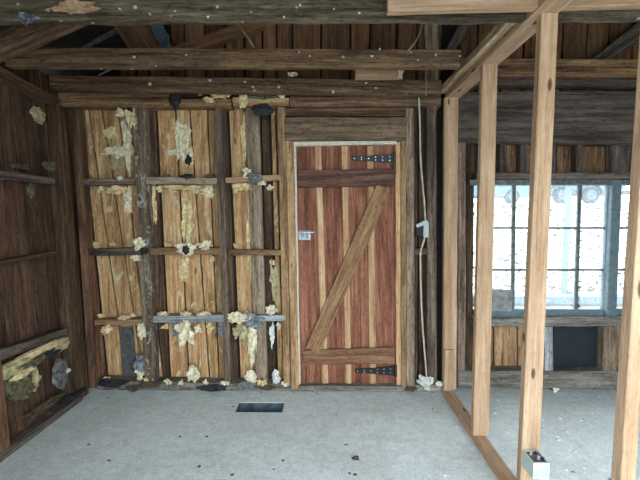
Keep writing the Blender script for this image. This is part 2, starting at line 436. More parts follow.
# the sheet-metal duct set in the opening
def duct():
    bm = bmesh.new(); t = 0.004; z0 = -0.115; z1 = -0.004
    x0, x1, y0, y1 = HX0 + 0.001, HX1 - 0.001, HY0 + 0.001, HY1 - 0.001
    box_mesh(bm, (x0, y0, z0), (x0 + t, y1, z1)); box_mesh(bm, (x1 - t, y0, z0), (x1, y1, z1))
    box_mesh(bm, (x0, y0, z0), (x1, y0 + t, z1)); box_mesh(bm, (x0, y1 - t, z0), (x1, y1, z1)); box_mesh(bm, (x0, y0, z0), (x1, y1, z0 + t))
    o = Vector(((x0 + x1) / 2, (y0 + y1) / 2, z0))
    for v in bm.verts: v.co -= o
    me = bpy.data.meshes.new('floor_duct'); bm.to_mesh(me); bm.free()
    tag(link('floor_duct', me, 'dull_metal', None, Matrix.Translation(o)), 'open rectangular bluish metal floor duct sunk in the concrete before the door', 'floor vent')
duct()

# ------------------------------------------------------------------ back wall skin
ZW0, ZW1, XW0, XW1 = 0.66, 1.735, 1.20, 3.0     # window opening
def backing():
    bm = bmesh.new(); x = -2.3
    while x < 3.4:
        x1 = x + 0.1; zt = roofz(x + 0.05) + 0.02
        if XW0 - 1e-6 <= x + 0.05 <= XW1:
            box_mesh(bm, (x, 2.958, -0.1), (x1, 2.99, ZW0)); box_mesh(bm, (x, 2.958, ZW1), (x1, 2.99, zt))
        else: box_mesh(bm, (x, 2.958, -0.1), (x1, 2.99, zt))
        x = x1
    me = bpy.data.meshes.new('wall_outside'); bm.to_mesh(me); bm.free()
    tag(link('wall_outside', me, 'back_black'), kind='structure')
backing()

def colboards(bounds, y0, y1, ya, yb, gap=0.004, Y=YB):
    """board quads between neighbouring pixel columns (x at y0, x at y1) extended to rows ya..yb"""
    sp = []
    for (a0, a1), (b0, b1) in zip(bounds, bounds[1:]):
        f = lambda u0, u1, y: u0 + (u1 - u0) * (y - y0) / (y1 - y0)
        tl = PY(f(a0, a1, ya), ya, Y); tr = PY(f(b0, b1, ya), ya, Y); bl = PY(f(a0, a1, yb), yb, Y); br = PY(f(b0, b1, yb), yb, Y)
        g = Vector((gap * rng.uniform(1.1, 2.2), 0, 0)); sp.append((bl + g, br - g, tl + g, tr - g))
    return sp
L_B = [(83, 101), (91, 116.5), (104.5, 133), (120.5, 143), (133, 155)]
L_C = [(157.5, 167), (176.5, 185.5), (191, 204.5), (208, 216), (217, 225)]
boards('wall_back', colboards(L_B, 130, 312, 96, 391) + colboards(L_C, 130, 312, 96, 391) + colboards([(229, 237), (246, 254)], 130, 312, 96, 391) + colboards([(270.5, 275.5), (276.5, 282), (300, 303)], 130, 312, 96, 391), 'board_wood')
boards('wall_back_corner', colboards([(60, 78), (82, 100)], 130, 312, 96, 391) , 'reddish_wood')
boards('wall_back_right', colboards([(133, 155), (157, 166.5)], 130, 312, 96, 391) + colboards([(217.5, 225), (228.5, 236.5)], 130, 312, 96, 391) + colboards([(261.5, 265.5), (269.5, 274.5)], 130, 312, 96, 391) + colboards([(407, 407), (418, 418), (427, 427), (437, 437)], 130, 312, 96, 391) + colboards([(466, 465), (476, 474)], 130, 312, 140, 391), 'dark_board_wood')
gx = [120, 137, 150, 172, 186, 206, 226, 245, 263, 277, 292.5, 321, 350, 369.5, 396, 416, 441]
gs = []
for a, b in zip(gx, gx[1:]):
    tl = PY(a, -40, YB); tr = PY(b, -40, YB); bl = PY(a, 96, YB); br = PY(b, 96, YB); zz = min(roofz(tl.x), roofz(tr.x)) - 0.01
    tl.z = min(tl.z, zz); tr.z = min(tr.z, zz); tl.x = bl.x; tr.x = br.x
    g = Vector((0.008, 0, 0)); gs.append((bl + g, br - g, tl + g, tr - g))
gx = [458, 476, 500, 522, 540, 560, 584, 606, 630, 655, 682, 714]
for a, b in zip(gx, gx[1:]):
    tl = PY(a, -40, YB); tr = PY(b, -40, YB); bl = PY(a, 96, YB); br = PY(b, 96, YB); zz = min(roofz(tl.x), roofz(tr.x)) - 0.01
    tl.z = min(tl.z, zz); tr.z = min(tr.z, zz); tl.x = bl.x; tr.x = br.x
    g = Vector((0.008, 0, 0)); gs.append((bl + g, br - g, tl + g, tr - g))
boards('wall_gable', gs, 'gable_wood')
def rect(x0, x1, y0, y1, Y=YB): return (PY(x0, y1, Y), PY(x1, y1, Y), PY(x0, y0, Y), PY(x1, y0, Y))
boards('wall_above_window', [rect(480, 499, 138, 180), rect(506.5, 521, 138, 180), rect(528, 543, 138, 180), rect(557, 577, 138, 180), rect(582.5, 612, 138, 180), rect(640, 670, 138, 180), rect(671, 712, 138, 180)], 'plate_wood')
boards('wall_below_window', [rect(476, 493, 324, 388), rect(494.5, 517, 324, 388), rect(518.5, 544, 324, 388), rect(606, 640, 324, 388), rect(641, 672, 324, 388), rect(673, 712, 324, 388)], 'stud_tan')

# ------------------------------------------------------------------ wall framing, back wall
tag(stud('corner_post', (71, 108.5), (77.5, 108.5), (96, 388), (88, 388), YS, 0.09, 'reddish_wood', chip=0.02), 'reddish brown corner stud at the left end of the back wall', 'wall stud', 'back wall studs')
stud('wall_stud', (132, 107), (144, 107), (155, 382), (144.5, 382), YS, 0.09, 'stud_splotched', 'grey wall stud with white splotches low down, first right of the corner', 'wall stud', 'back wall studs', chip=0.03)
stud('wall_stud', (214.5, 105), (221.5, 105), (231, 384), (224.5, 384), YS, 0.09, 'stud_dark', 'narrow dark grey wall stud running unbroken between the bays of pale boards', 'wall stud', 'back wall studs', chip=0.02)
stud('wall_stud', (245, 106), (259, 106), (268, 386), (256, 386), 2.885, 0.04, 'stud_grey', 'wide flat grey-brown wall stud set back behind the pine nailing strip', 'wall stud', 'back wall studs', chip=0.01)
stud('wall_stud', (277.5, 107), (285, 107), (291, 389), (283.5, 389), YS, 0.09, 'stud_tan', 'tan wall stud beside the door casing on the latch side', 'wall stud', 'back wall studs')
stud('trim_1', (285.5, 140), (293.5, 140), (299, 389), (291.5, 389), 2.82, 0.10, 'stud_tan', kind='structure')
stud('trim_2', (293, 144), (296, 144), (300.5, 388), (298, 388), 2.84, 0.05, 'white_paint', kind='structure', rough=0.002)
beam('trim_3', (292, 141.5), (292, 146), (396.5, 140.5), (396.5, 144), 2.835, 0.05, 'white_paint', kind='structure', rough=0.002)
stud('trim_4', (395.5, 142), (400.5, 142), (401.5, 388), (396.5, 388), 2.835, 0.06, 'door_batten', kind='structure')
stud('trim_5', (400.5, 141), (406, 141), (407, 390), (401.5, 390), 2.82, 0.10, 'stud_tan', kind='structure')
stud('wall_stud', (406, 108), (414, 108), (415, 388), (407, 388), YS, 0.09, 'stud_grey', 'grey weathered wall stud beside the door casing on the hinge side', 'wall stud', 'back wall studs')
stud('wall_stud', (427, 106), (436.5, 106), (437, 388), (427.5, 388), YS, 0.09, 'stud_dark', 'brown wall stud just right of the hanging white cable', 'wall stud', 'back wall studs')
stud('wall_stud', (458, 92), (466.5, 92), (465.5, 388), (457.5, 388), YS, 0.09, 'stud_dark', 'dark grey wall stud behind the farthest pine partition stud', 'wall stud', 'back wall studs')
# horizontal blocking (noggings); p = left end, q = right end
def nog(p0, p1, q0, q1, mat, label, Y=YS, depth=0.085, **kw):
    return beam('nogging', p0, p1, q0, q1, Y, depth, mat, label, 'wood block', 'horizontal blocks between the wall studs', chip=0.015, **kw)
nog((84, 178.5), (84, 185.5), (134.5, 178), (134.5, 184), 'stud_dark', 'dark block in the upper row next to the corner stud')
nog((146, 176.5), (146, 184), (217, 178), (217, 184.5), 'stud_grey', 'grey dust-covered block in the upper row of the widest bay')
nog((225.5, 177.5), (225.5, 183), (280, 174.5), (280, 180), 'pine', 'pale new pine strip in the upper row beside the door casing', depth=0.05)
nog((89.5, 249), (89.5, 256), (139, 248), (139, 255), 'header_wood', 'blackened block in the middle row next to the corner stud')
nog((150, 248), (150, 255), (220.5, 247.5), (220.5, 254.5), 'plate_wood', 'light brown block in the middle row of the widest bay')
nog((228, 249.5), (228, 255.5), (283.5, 250), (283.5, 255.5), 'plate_wood', 'brown block in the middle row beside the door casing', depth=0.05)
nog((94.5, 320), (94.5, 325.5), (142, 319), (142, 325), 'stud_tan', 'brown dusty block in the lower row next to the corner stud')
nog((153, 316), (153, 323), (223.5, 315), (223.5, 322.5), 'blue_grey_wood', 'blue-grey block in the lower row of the widest bay')
nog((231, 316.5), (231, 322.5), (285.5, 315), (285.5, 321), 'blue_grey_wood', 'grey block in the lower row beside the door casing', depth=0.05)
nog((413.5, 248.5), (413.5, 255), (429, 248.5), (429, 255), 'stud_dark', 'short brown block behind the white cable right of the door')
# plates
beam('bottom_plate', (97.5, 381), (97.5, 391.5), (296, 384.5), (296, 391.5), 2.825, 0.12, 'dusty_plate', 'dusty grey bottom plate along the floor left of the door', 'bottom plate', chip=0.02, rough=0.005)
beam('bottom_plate', (407, 385), (407, 391.5), (442, 386), (442, 391.5), 2.825, 0.12, 'dusty_plate', 'short dusty bottom plate between the door and the pine partition', 'bottom plate', rough=0.005)
beam('bottom_plate', (459, 371), (459, 388), (712, 371.5), (712, 389), 2.825, 0.13, 'dusty_plate', 'long dirty bottom plate on the floor under the window', 'bottom plate', rough=0.006, chip=0.02)
beam('door_sill', (298, 386), (298, 391.5), (403, 386.5), (403, 391.5), 2.81, 0.14, 'dusty_plate', 'thin worn grey threshold under the plank door', 'threshold', rough=0.002)
beam('top_plate', (58, 91), (58, 98), (172, 91), (172, 97.5), 2.82, 0.10, 'plate_wood', 'upper layer of the cracked wall plate at the far left corner', 'top plate', chip=0.03)
beam('top_plate', (58, 98.5), (58, 107), (231, 98.5), (231, 107), YS, 0.10, 'plate_wood', 'split brown lower wall plate above the pale boards', 'top plate', chip=0.03)
beam('top_plate', (233, 97), (233, 106), (289, 97.5), (289, 105.5), 2.815, 0.09, 'stud_tan', 'short reddish tan plate piece above the studs left of the door', 'top plate', chip=0.015)
beam('top_plate', (290, 96.5), (290, 107), (441, 96), (441, 106.5), YS, 0.10, 'joist_wood', 'brown wall plate running above the door to the partition', 'top plate', chip=0.02)
beam('top_plate', (176, 90.5), (176, 97), (290, 91), (290, 96), 2.86, 0.07, 'dark_board_wood', 'recessed dark plate strip under the lowest joist, dotted with scraps', 'top plate', chip=0.03)
beam('door_lintel', (284.5, 108), (284.5, 116.5), (412, 107.5), (412, 116), 2.84, 0.08, 'dark_board_wood', 'thin dark strip between the wall plate and the door header', 'lintel', chip=0.01)
beam('door_lintel', (284.5, 117), (284.5, 140.5), (407, 117), (407, 140.5), 2.815, 0.10, 'lintel_wood', 'broad grey-brown header board directly over the door', 'lintel', rough=0.002)
beam('window_header', (459, 92), (459, 142.5), (712, 90), (712, 146), 2.825, 0.07, 'header_wood', 'large dark header beam above the window', 'header', rough=0.003)
beam('window_header', (459, 77), (459, 84.5), (712, 77), (712, 86), 2.80, 0.10, 'header_wood', 'thin dark grey plate between the brown beam and the window header', 'header', chip=0.01)
beam('window_header', (476, 172.5), (476, 179.5), (712, 172), (712, 178.5), 2.835, 0.08, 'header_wood', 'dark strip directly over the window head', 'header', chip=0.01)  # dark timber strip above the window head
for a, b, lab in ((500, 506, 'narrow dark cripple stud over the window seen left of the pine stud'), (521, 528, 'dark cripple stud over the window half hidden by a pine stud'), (548, 556, 'dark cripple stud at the left of the visible window head'), (577, 582.5, 'dark cripple stud between the two brown boards over the window'), (612, 634, 'wide dark cripple stud over the window post')):
    stud('cripple_stud', (a, 143), (b, 143), (b, 173), (a, 173), 2.85, 0.07, 'header_wood', lab, 'wall stud', 'short studs over the window')
stud('cripple_stud', (545, 327), (553, 327), (553.5, 371), (545, 371), 2.84, 0.08, 'blue_grey_wood', 'pale blue-grey short stud under the window sill', 'wall stud', 'short studs under the window')
stud('cripple_stud', (604, 326), (619, 326), (617, 372), (603, 372), 2.84, 0.08, 'stud_grey', 'brown-grey short stud at the right end of the window sill', 'wall stud', 'short studs under the window')
tag(box('wall_panel', PY(552, 372, 2.91), PY(606, 326, 2.91) + Vector((0, 0.015, 0)), 'blue_black'), 'dark blue-black sheet panel under the window', 'panel')

# ------------------------------------------------------------------ left wall (leans out a little)
AW = -LWN
def lbeam(name, p0, p1, q0, q1, depth, mat, label, cat, group=None, off=0.0, **kw):
    a, b, c, d = (PL(x, y, off) for x, y in (p0, p1, q0, q1))
    o = timber(name, a, b, c, d, depth, mat, None, away=AW, **kw)
    return tag(o, label, cat, group)
def lw(y, z, off): return LW0 + Vector((-0.115 / 2.4 * z, y, z)) - LWN * off
ls = []; y = -0.7
while y < 2.9:
    w = min(rng.uniform(0.2, 0.34), 2.93 - y)
    ls.append((lw(y + 0.003, 0.0, 0.085), lw(y + w - 0.003, 0.0, 0.085), lw(y + 0.003, 2.55, 0.085), lw(y + w - 0.003, 2.55, 0.085))); y += w
boards('wall_left', ls, 'left_wood', depth=0.03)
lbeam('left_post', (74, 405), (89, 392), (56, 104), (65, 107), 0.07, 'dark_board_wood', 'dark grey post in the corner at the end of the left wall', 'wall stud', 'left wall studs', chip=0.02)
lbeam('nogging', (-6, 168.5), (-6, 178), (55, 178.5), (55, 184), 0.07, 'header_wood', 'mossy dark block in the upper row of the left wall', 'wood block', 'left wall blocks', chip=0.02, rough=0.006)
lbeam('nogging', (-6, 262), (-6, 267), (57, 250.5), (57, 255), 0.07, 'left_wood', 'thin brown block in the middle row of the left wall', 'wood block', 'left wall blocks', chip=0.01)
lbeam('nogging', (-6, 352), (-6, 364), (67, 328), (67, 334), 0.08, 'header_wood', 'black mould-stained block low on the left wall above the insulation', 'wood block', 'left wall blocks', chip=0.02, rough=0.006)
lbeam('top_plate', (-6, 62), (-6, 72), (55, 96.5), (55, 103.5), 0.09, 'reddish_wood', 'brown top plate running along the left wall', 'top plate', chip=0.01)
o = timber('left_stud', lw(1.93, 0.056, 0), lw(2.03, 0.056, 0), lw(1.93, 2.34, 0), lw(2.03, 2.34, 0), 0.08, 'reddish_wood', away=AW)
tag(o, 'reddish stud of the left wall at the lower left edge of the view', 'wall stud', 'left wall studs')
o = timber('bottom_plate', lw(-0.6, 0.0, 0), lw(-0.6, 0.05, 0), lw(2.66, 0.0, 0), lw(2.66, 0.05, 0), 0.09, 'header_wood', away=AW)
tag(o, 'blackened bottom plate along the foot of the left wall', 'bottom plate')
stud('left_stud', (22, 110), (40, 118), (52, 254), (36, 256), 2.4, 0.001, 'left_wood') if False else None

# ------------------------------------------------------------------ right and rear walls (outside the view; the open doorway lights the room)
RY = -0.2
OX0, OX1, OZ = -1.05, 2.55, 2.4
ls = []; y = RY
while y < 2.9:
    w = min(0.24, 2.93 - y)
    ls.append((Vector((3.3, y + w - 0.003, 0)), Vector((3.3, y + 0.003, 0)), Vector((3.3, y + w - 0.003, 2.7)), Vector((3.3, y + 0.003, 2.7)))); y += w
boards('wall_right', ls, 'rear_wood')
ls = []; x = -2.2
while x < 3.35:
    x1 = min(x + 0.2, 3.36); zt = min(roofz(x), roofz(x1)) - 0.01
    z0 = OZ if (x > OX0 - 0.05 and x1 < OX1 + 0.05) else 0.0
    ls.append((Vector((x1 - 0.002, RY, z0)), Vector((x + 0.002, RY, z0)), Vector((x1 - 0.002, RY, zt)), Vector((x + 0.002, RY, zt)))); x = x1
boards('wall_rear', ls, 'rear_wood')

# ------------------------------------------------------------------ roof
def roof(name, xa, xb):
    bm = bmesh.new(); lay = bm.faces.layers.float.new('rnd'); n = 18
    for i in range(n):
        a = xa + (xb - xa) * i / n; b = xa + (xb - xa) * (i + 1) / n
        za, zb = roofz(a), roofz(b); rv = rng.random(); s = len(bm.faces)
        vs = [bm.verts.new(p) for p in ((a, -0.9, za), (b, -0.9, zb), (b, 3.3, zb), (a, 3.3, za), (a, -0.9, za + 0.04), (b, -0.9, zb + 0.04), (b, 3.3, zb + 0.04), (a, 3.3, za + 0.04))]
        for f in ((0, 1, 2, 3), (4, 7, 6, 5), (0, 4, 5, 1), (1, 5, 6, 2), (2, 6, 7, 3), (3, 7, 4, 0)):
            bm.faces.new([vs[k] for k in f])[lay] = rv
    bmesh.ops.recalc_face_normals(bm, faces=bm.faces)
    me = bpy.data.meshes.new(name); bm.to_mesh(me); bm.free()
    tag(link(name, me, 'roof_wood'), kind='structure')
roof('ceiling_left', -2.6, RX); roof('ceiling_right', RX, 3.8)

beam('ceiling_joist', (-84, -16), (-84, 21), (690, -20), (690, 17), 1.72, 0.05, 'mould_wood', 'mouldy grey joist spattered white, nearest and highest across the view', 'joist', 'old ceiling joists', chip=0.025, rough=0.008)
beam('ceiling_joist', (5, 47), (5, 66.5), (461, 49.3), (461, 67), 2.28, 0.05, 'joist_wood', 'weathered brown joist crossing at mid depth below the diagonal rafter', 'joist', 'old ceiling joists', chip=0.015, rough=0.006)
beam('ceiling_joist', (49, 75), (49, 90), (441, 80), (441, 95.5), 2.71, 0.05, 'joist_wood', 'brown joist against the back wall just above the wall plate', 'joist', 'old ceiling joists', chip=0.01, rough=0.005)
beam('ceiling_joist', (459, 58), (459, 75), (712, 59.5), (712, 76), 2.71, 0.05, 'plate_wood', 'light brown beam high on the wall above the window header', 'joist', 'old ceiling joists', rough=0.003)
beam('pine_beam', (388, -14), (388, 11), (690, -18), (690, 3.5), 1.63, 0.04, 'pine', 'new pale pine beam at the very top, resting on the partition', 'beam')
beam('pine_block', (355.5, 66), (355.5, 77.5), (402, 64.5), (402, 77), 2.55, 0.06, 'pine', 'short pale pine block wedged under the middle joist above the door', 'wood block')
beam('rafter', (-30, 45), (-30, 63), (150, -34), (150, -14.5), 2.14, 0.10, 'joist_wood', 'thick diagonal rafter rising from the upper left corner', 'rafter', 'roof timbers', rough=0.006)
beam('rafter', (155, 52), (155, 64), (262, 14), (262, 27), 2.86, 0.06, 'gable_wood', 'thin brown rafter sloping up along the gable boards', 'rafter', 'roof timbers')
stud('roof_brace', (101, 8), (138, 8), (166, 52), (131, 52), 2.58, 0.04, 'gable_wood', 'reddish brown board slanting down between rafter and joist', 'brace', 'roof timbers')
stud('metal_flashing', (139, 6), (155, 6), (172, 48), (163, 49), 2.5, 0.004, 'dull_metal', 'bent blue-grey metal strip hanging beside the slanting brown board', 'flashing', rough=0.012)
stud('gap_light_strip', (112, 29), (119.5, 31.5), (84, 50), (76, 50), 2.6, 0.004, 'galvanised', 'pale blue-grey strip added for daylight through a gap under the dark roof', 'flashing', rough=0.001)  # pale strip added in place of daylight through a roof gap
stud('gap_light_strip', (111, 68), (113, 69), (99, 75.5), (97, 75), 2.66, 0.004, 'galvanised', 'tiny pale sliver added as a streak of daylight between the middle joist and the lower joist', 'flashing', rough=0.001)  # second light streak, put in as a thin pale sliver
stud('gable_post', (425, -10), (438.5, -10), (438.5, 92), (425, 92), 2.88, 0.045, 'stud_grey', 'grey upright post on the gable above the hanging cable', 'post')
stud('gable_brace', (462, 18), (475, 18), (452, 56), (442, 56), 2.8, 0.04, 'header_wood', 'dark slanting brace on the gable left of the partition top', 'brace', 'roof timbers')
stud('gable_brace', (640, 20), (660, 30), (606, 60), (590, 60), 2.8, 0.04, 'header_wood', 'dark slanting brace on the gable above the window', 'brace', 'roof timbers')

# ------------------------------------------------------------------ plank door
door = empty('door_1', (PY(296, 387, 2.87).x, 2.87, 0.03))
tag(door, 'red-brown plank door with pale battens, two rails and a diagonal brace', kind='structure')
def dq(name, tl, tr, br, bl, Y, d, mat, label=None, axis='v', parent=door, **kw):
    a, b, c, e = qy(Y, tl, tr, br, bl)
    o = timber(name, e, c, a, b, d, mat, parent, rough=kw.pop('rough', 0.0012), **kw) if axis == 'v' else timber(name, a, e, b, c, d, mat, parent, rough=kw.pop('rough', 0.0012), **kw)
    if label: o['label'] = label
    return o
tops = [296.5, 318, 345, 370, 395.5]; bots = [299.5, 325, 348.5, 372.5, 397.5]
for i in range(4):
    dq('plank', (tops[i] + .15, 146), (tops[i + 1] - .15, 145), (bots[i + 1] - .15, 386), (bots[i] + .15, 386.5), 2.872, 0.022, 'door_red')
for (a, b), (c, d) in (((315, 321), (322, 328.5)), ((341.5, 348), (345.5, 351.5)), ((367, 373.5), (369.5, 376.5))):
    dq('batten', (a, 146), (b, 146), (d, 386), (c, 386), 2.857, 0.015, 'door_batten', 'pale narrow batten')
dq('rail', (297.5, 170.5), (393.5, 168.5), (393.5, 186), (298, 187.5), 2.832, 0.025, 'door_rail', 'dark purplish brown top rail', 'h')
dq('rail', (303.5, 351), (394.5, 347.5), (394.5, 364), (303.5, 365), 2.832, 0.025, 'door_rail_brown', 'brown bottom rail, bleached at the hinge end', 'h')
dq('brace', (375.5, 187.5), (392.5, 187.5), (320.5, 350.5), (304.5, 350.5), 2.832, 0.025, 'door_brace_wood', 'lighter brown diagonal brace')
def hinge(x0, xr, y, hl, hr, plate):
    Y = 2.845
    a = qy(Y, (x0, y - hl), (x0, y + hl), (xr, y - hr), (xr, y + hr))
    h = timber('strap_hinge', a[0], a[1], a[2], a[3], 0.006, 'black_iron', door, rough=0.0, cham=0.001)
    h['label'] = 'black tapered strap hinge'
    n = 6
    for i in range(n):
        t = (i + 0.4) / n; x = x0 + (xr - x0) * t; k = hl + (hr - hl) * t
        for s in ((-0.45, 0.45) if i % 2 == 1 or i > 3 else (0,)):
            c = PY(x, y + s * k, Y - 0.002)
            b = cyl('bolt', c, (0, -1, 0), 0.0065, 0.006, 'bolt_steel', None, 0.0045, 8)
            b.parent = h; b.matrix_parent_inverse = h.matrix_basis.inverted(); b['label'] = 'shiny bolt head'
    kn = tube('hinge_pin', [PY(xr + 1.0, y - hr * 1.1, Y), PY(xr + 1.1, y + hr * 1.1, Y)], 0.007, 'black_iron', None)
    kn.parent = h; kn.matrix_parent_inverse = h.matrix_basis.inverted()
    p = dq('hinge_plate', *plate, 2.833, 0.004, 'black_iron', rough=0.0)
    p['label'] = 'black hinge leaf on the jamb side'
hinge(351.5, 394, 158.5, 1.6, 4.6, ((393.5, 152), (396, 152), (396, 174), (393.5, 174)))
hinge(355, 394.5, 371, 1.4, 4.8, ((394.5, 365), (397, 365), (397, 377), (394.5, 377)))
lt = box('latch', PY(298.5, 240, 2.862), PY(310.5, 230.5, 2.862) + Vector((0, 0.008, 0)), 'galvanised', door, 0.002); lt['label'] = 'metal slide bolt latch plate'
for nm, o in (('latch_bolt', tube('latch_bolt', [PY(295, 233, 2.852), PY(314, 232.3, 2.852)], 0.008, 'bolt_steel')),
              ('latch_knob', tube('latch_knob', [PY(306.8, 233, 2.85), PY(307.2, 238.5, 2.838)], 0.008, 'bolt_steel')),
              ('keeper', tube('keeper', [PY(302.5, 231, 2.855), PY(302.6, 237, 2.842)], 0.007, 'bolt_steel'))):
    o.parent = lt; o.matrix_parent_inverse = lt.matrix_basis.inverted()

# ------------------------------------------------------------------ pine partition
PX0, PX1 = 0.964, 1.042
def pine_part(name, c0, c1, ax, mat, label, cat, group=None, rough=0.0012):
    """box from c0 to c1 with the grain along ax"""
    if ax == 'z':
        return tag(timber(name, Vector((c0[0], c0[1], c0[2])), Vector((c1[0], c0[1], c0[2])), Vector((c0[0], c0[1], c1[2])), Vector((c1[0], c0[1], c1[2])), c1[1] - c0[1], mat, rough=rough, cham=0.003), label, cat, group)
    return tag(timber(name, Vector((c0[0], c0[1], c0[2])), Vector((c1[0], c0[1], c0[2])), Vector((c0[0], c1[1], c0[2])), Vector((c1[0], c1[1], c0[2])), c1[2] - c0[2], mat, away=Vector((0, 0, 1)), rough=rough, cham=0.003), label, cat, group)
ZP = 0.045; ZT = 2.375
def pstud(yf, top, bot, lab):
    """top / bot = (left px, right px, row): the left edge is the far edge of its visible side, the stud leans a touch outward"""
    def ends(v, z):
        l = PY(v[0], v[2], yf + 0.04); r = PY(v[1], v[2], yf)
        return l, r
    (tl, tr), (bl, br) = ends(top, 0), ends(bot, 0)
    def at(p, q, z): return p.x + (q.x - p.x) * (z - p.z) / (q.z - p.z)
    pts = [Vector((at(bl, tl, ZP), yf, ZP)), Vector((at(br, tr, ZP), yf, ZP)), Vector((at(bl, tl, ZT), yf, ZT)), Vector((at(br, tr, ZT), yf, ZT))]
    tag(timber('partition_stud', *pts, 0.04, 'pine', rough=0.0012, cham=0.003), lab, 'stud', 'pine partition studs')
pstud(2.785, (443, 458.5, 95), (441.7, 456.5, 388), 'pine partition stud farthest back, against the old wall')
pstud(2.185, (480, 498, 61), (470.5, 489, 435), 'second pine partition stud from the back wall')
pstud(1.655, (537, 559, 5), (516, 539, 480), 'pine partition stud with the white electrical box at its foot')
pstud(1.07, (640, 668, 20), (610, 636, 480), 'nearest pine partition stud, at the right edge of the view')
pine_part('partition_bottom_plate', (PX0, 0.4, 0.001), (PX1, 2.825, ZP), 'y', 'pine', 'pine bottom plate of the partition running along the concrete floor', 'bottom plate')
pine_part('partition_top_plate', (PX0 - 0.024, 0.4, ZT), (PX1 + 0.008, 2.83, ZT + 0.04), 'y', 'pine', 'pine top plate of the partition running towards the viewer', 'top plate')
pine_part('waney_strip', (PX0 - 0.068, 0.4, ZT + 0.044), (PX0 + 0.05, 2.84, ZT + 0.09), 'y', 'pine_old', 'rough waney strip lying on the partition top plate', 'top plate', rough=0.009)
pine_part('pine_block', (PX0 + 0.004, 2.765, ZP + 0.001), (PX1 - 0.004, 2.784, 0.385), 'z', 'pine', 'short pine block nailed to the foot of the farthest partition stud', 'wood block')

# ------------------------------------------------------------------ window
WY = 2.90
win = empty('window_1', PY(547, 316, WY)); tag(win, 'blue-grey multi-pane window with dusty glass behind the pine studs', kind='structure')
def wpart(name, x0, x1, y0, y1, mat, Y=WY, d=0.03, parent=win):
    a = PY(x0, y1, Y); b = PY(x1, y0, Y)
    return box(name, a, (b.x, Y + d, b.z), mat, parent, 0.002)
wpart('head', 470, 712, 179.5, 185, 'window_dark', 2.86, 0.09)
wpart('stile', 476, 483.5, 184.5, 312, 'window_paint', WY - 0.005, 0.04)
st = stud('stile', (608, 184), (614, 184), (609, 312), (603, 312), WY - 0.006, 0.04, 'window_paint', parent=win)
stud('mullion_post', (613, 180), (622.5, 180), (616.5, 318), (607, 318), 2.855, 0.085, 'window_paint', parent=win, rough=0.0015)['label'] = 'blue-grey post between the two sashes'
wpart('bottom_rail', 476, 609, 309.5, 318, 'window_paint', WY - 0.006, 0.04)
cols = [(481, 481), (514.5, 513), (541, 539.5), (580.5, 576.5), (610, 605)]; rws = [184, 228, 270, 310]
for a, b in cols[1:-1]:
    stud('muntin', (a - 1.7, 184), (a + 1.7, 184), (b + 1.7, 310), (b - 1.7, 310), WY + 0.002, 0.022, 'window_dark', parent=win, rough=0.0004, cham=0.002)
for y in rws[1:-1]:
    beam('muntin', (478, y - 1.0), (478, y + 1.0), (607, y - 1.0), (607, y + 1.0), WY + 0.004, 0.02, 'window_dark', parent=win, rough=0.0004, cham=0.002)
for i in range(4):
    for r in range(3):
        wpart('pane', cols[i][0] - (0.5 * r), cols[i + 1][0] - (1.0 * r) , rws[r], rws[r + 1], 'dusty_glass', WY + 0.013, 0.003)
win2 = empty('window_2', PY(640, 316, WY)); tag(win2, 'second sash of the window, a sliver seen past the blue-grey post', kind='structure')
wpart('stile', 614, 617.5, 184, 312, 'window_dark', WY, 0.03, win2)
wpart('stile', 700, 708, 184, 312, 'window_dark', WY, 0.03, win2)
wpart('bottom_rail', 612, 708, 309, 318, 'window_paint', WY, 0.03, win2)
for y in rws[1:-1]: wpart('muntin', 619, 704, y - 1, y + 1, 'window_dark', WY + 0.004, 0.02, win2)
wpart('muntin', 660, 663, 184, 312, 'window_dark', WY + 0.003, 0.02, win2)
for r in range(3):
    wpart('pane', 617, 661.5, rws[r], rws[r + 1], 'dusty_glass', WY + 0.013, 0.003, win2); wpart('pane', 661.5, 702, rws[r], rws[r + 1], 'dusty_glass', WY + 0.013, 0.003, win2)
beam('window_sill', (474, 319.5), (474, 327), (712, 317), (712, 325.5), 2.825, 0.13, 'dusty_plate', 'dirty grey timber sill under the window', 'window sill', rough=0.005, chip=0.012)
stud('metal_sheet', (490, 289.5), (512.5, 289), (511.5, 311), (488, 311), 2.872, 0.004, 'sheet_silver', 'bent silver sheet leaning in the lower left corner of the window', 'metal sheet', rough=0.008)

# ------------------------------------------------------------------ cable and boxes
Yc = 2.80
tag(tube('cable', [PY(x, y, Yc if y > 108 else 2.79) for x, y in ((418.5, 92), (419.5, 110), (420, 130), (420.3, 155), (422, 178), (424, 198), (425.2, 214), (425.4, 221))], 0.0072, 'cable_white'), 'off-white cable hanging from the wall plate to the junction box', 'cable', 'cables right of the door')
tag(tube('cable', [PY(x, y, Yc) for x, y in ((425, 236), (423.5, 243), (420.5, 250), (420.3, 262), (420.8, 285), (421.6, 310), (423.5, 340), (425.5, 362), (426.8, 380))], 0.0072, 'cable_white'), 'off-white cable running from the junction box down to the floor', 'cable', 'cables right of the door')
jb = empty('junction_box', PY(423, 229, 2.81)); tag(jb, 'small white junction box with a dark open side on the cable', 'electrical box')
box('housing', PY(423.5, 237.5, 2.775), PY(429, 222.5, 2.775) + Vector((0, 0.05, 0)), 'white_plastic', jb, 0.004)
box('open_side', PY(416.5, 236, 2.785), PY(423.4, 225.5, 2.785) + Vector((0, 0.03, 0)), 'scrap_black', jb, 0.003)['label'] = 'dark cavity side'
beam('bracket', (415.5, 225), (418, 227.5), (427, 219.5), (428, 223.5), 2.775, 0.03, 'white_plastic', parent=jb, rough=0.001)
crumple('plastic_scrap', PY(426.5, 383, 2.79), 0.12, 0.12, 0.04, 8.4, 'scrap_white', 'crumpled white plastic scrap at the lower end of the cable', 'scrap')

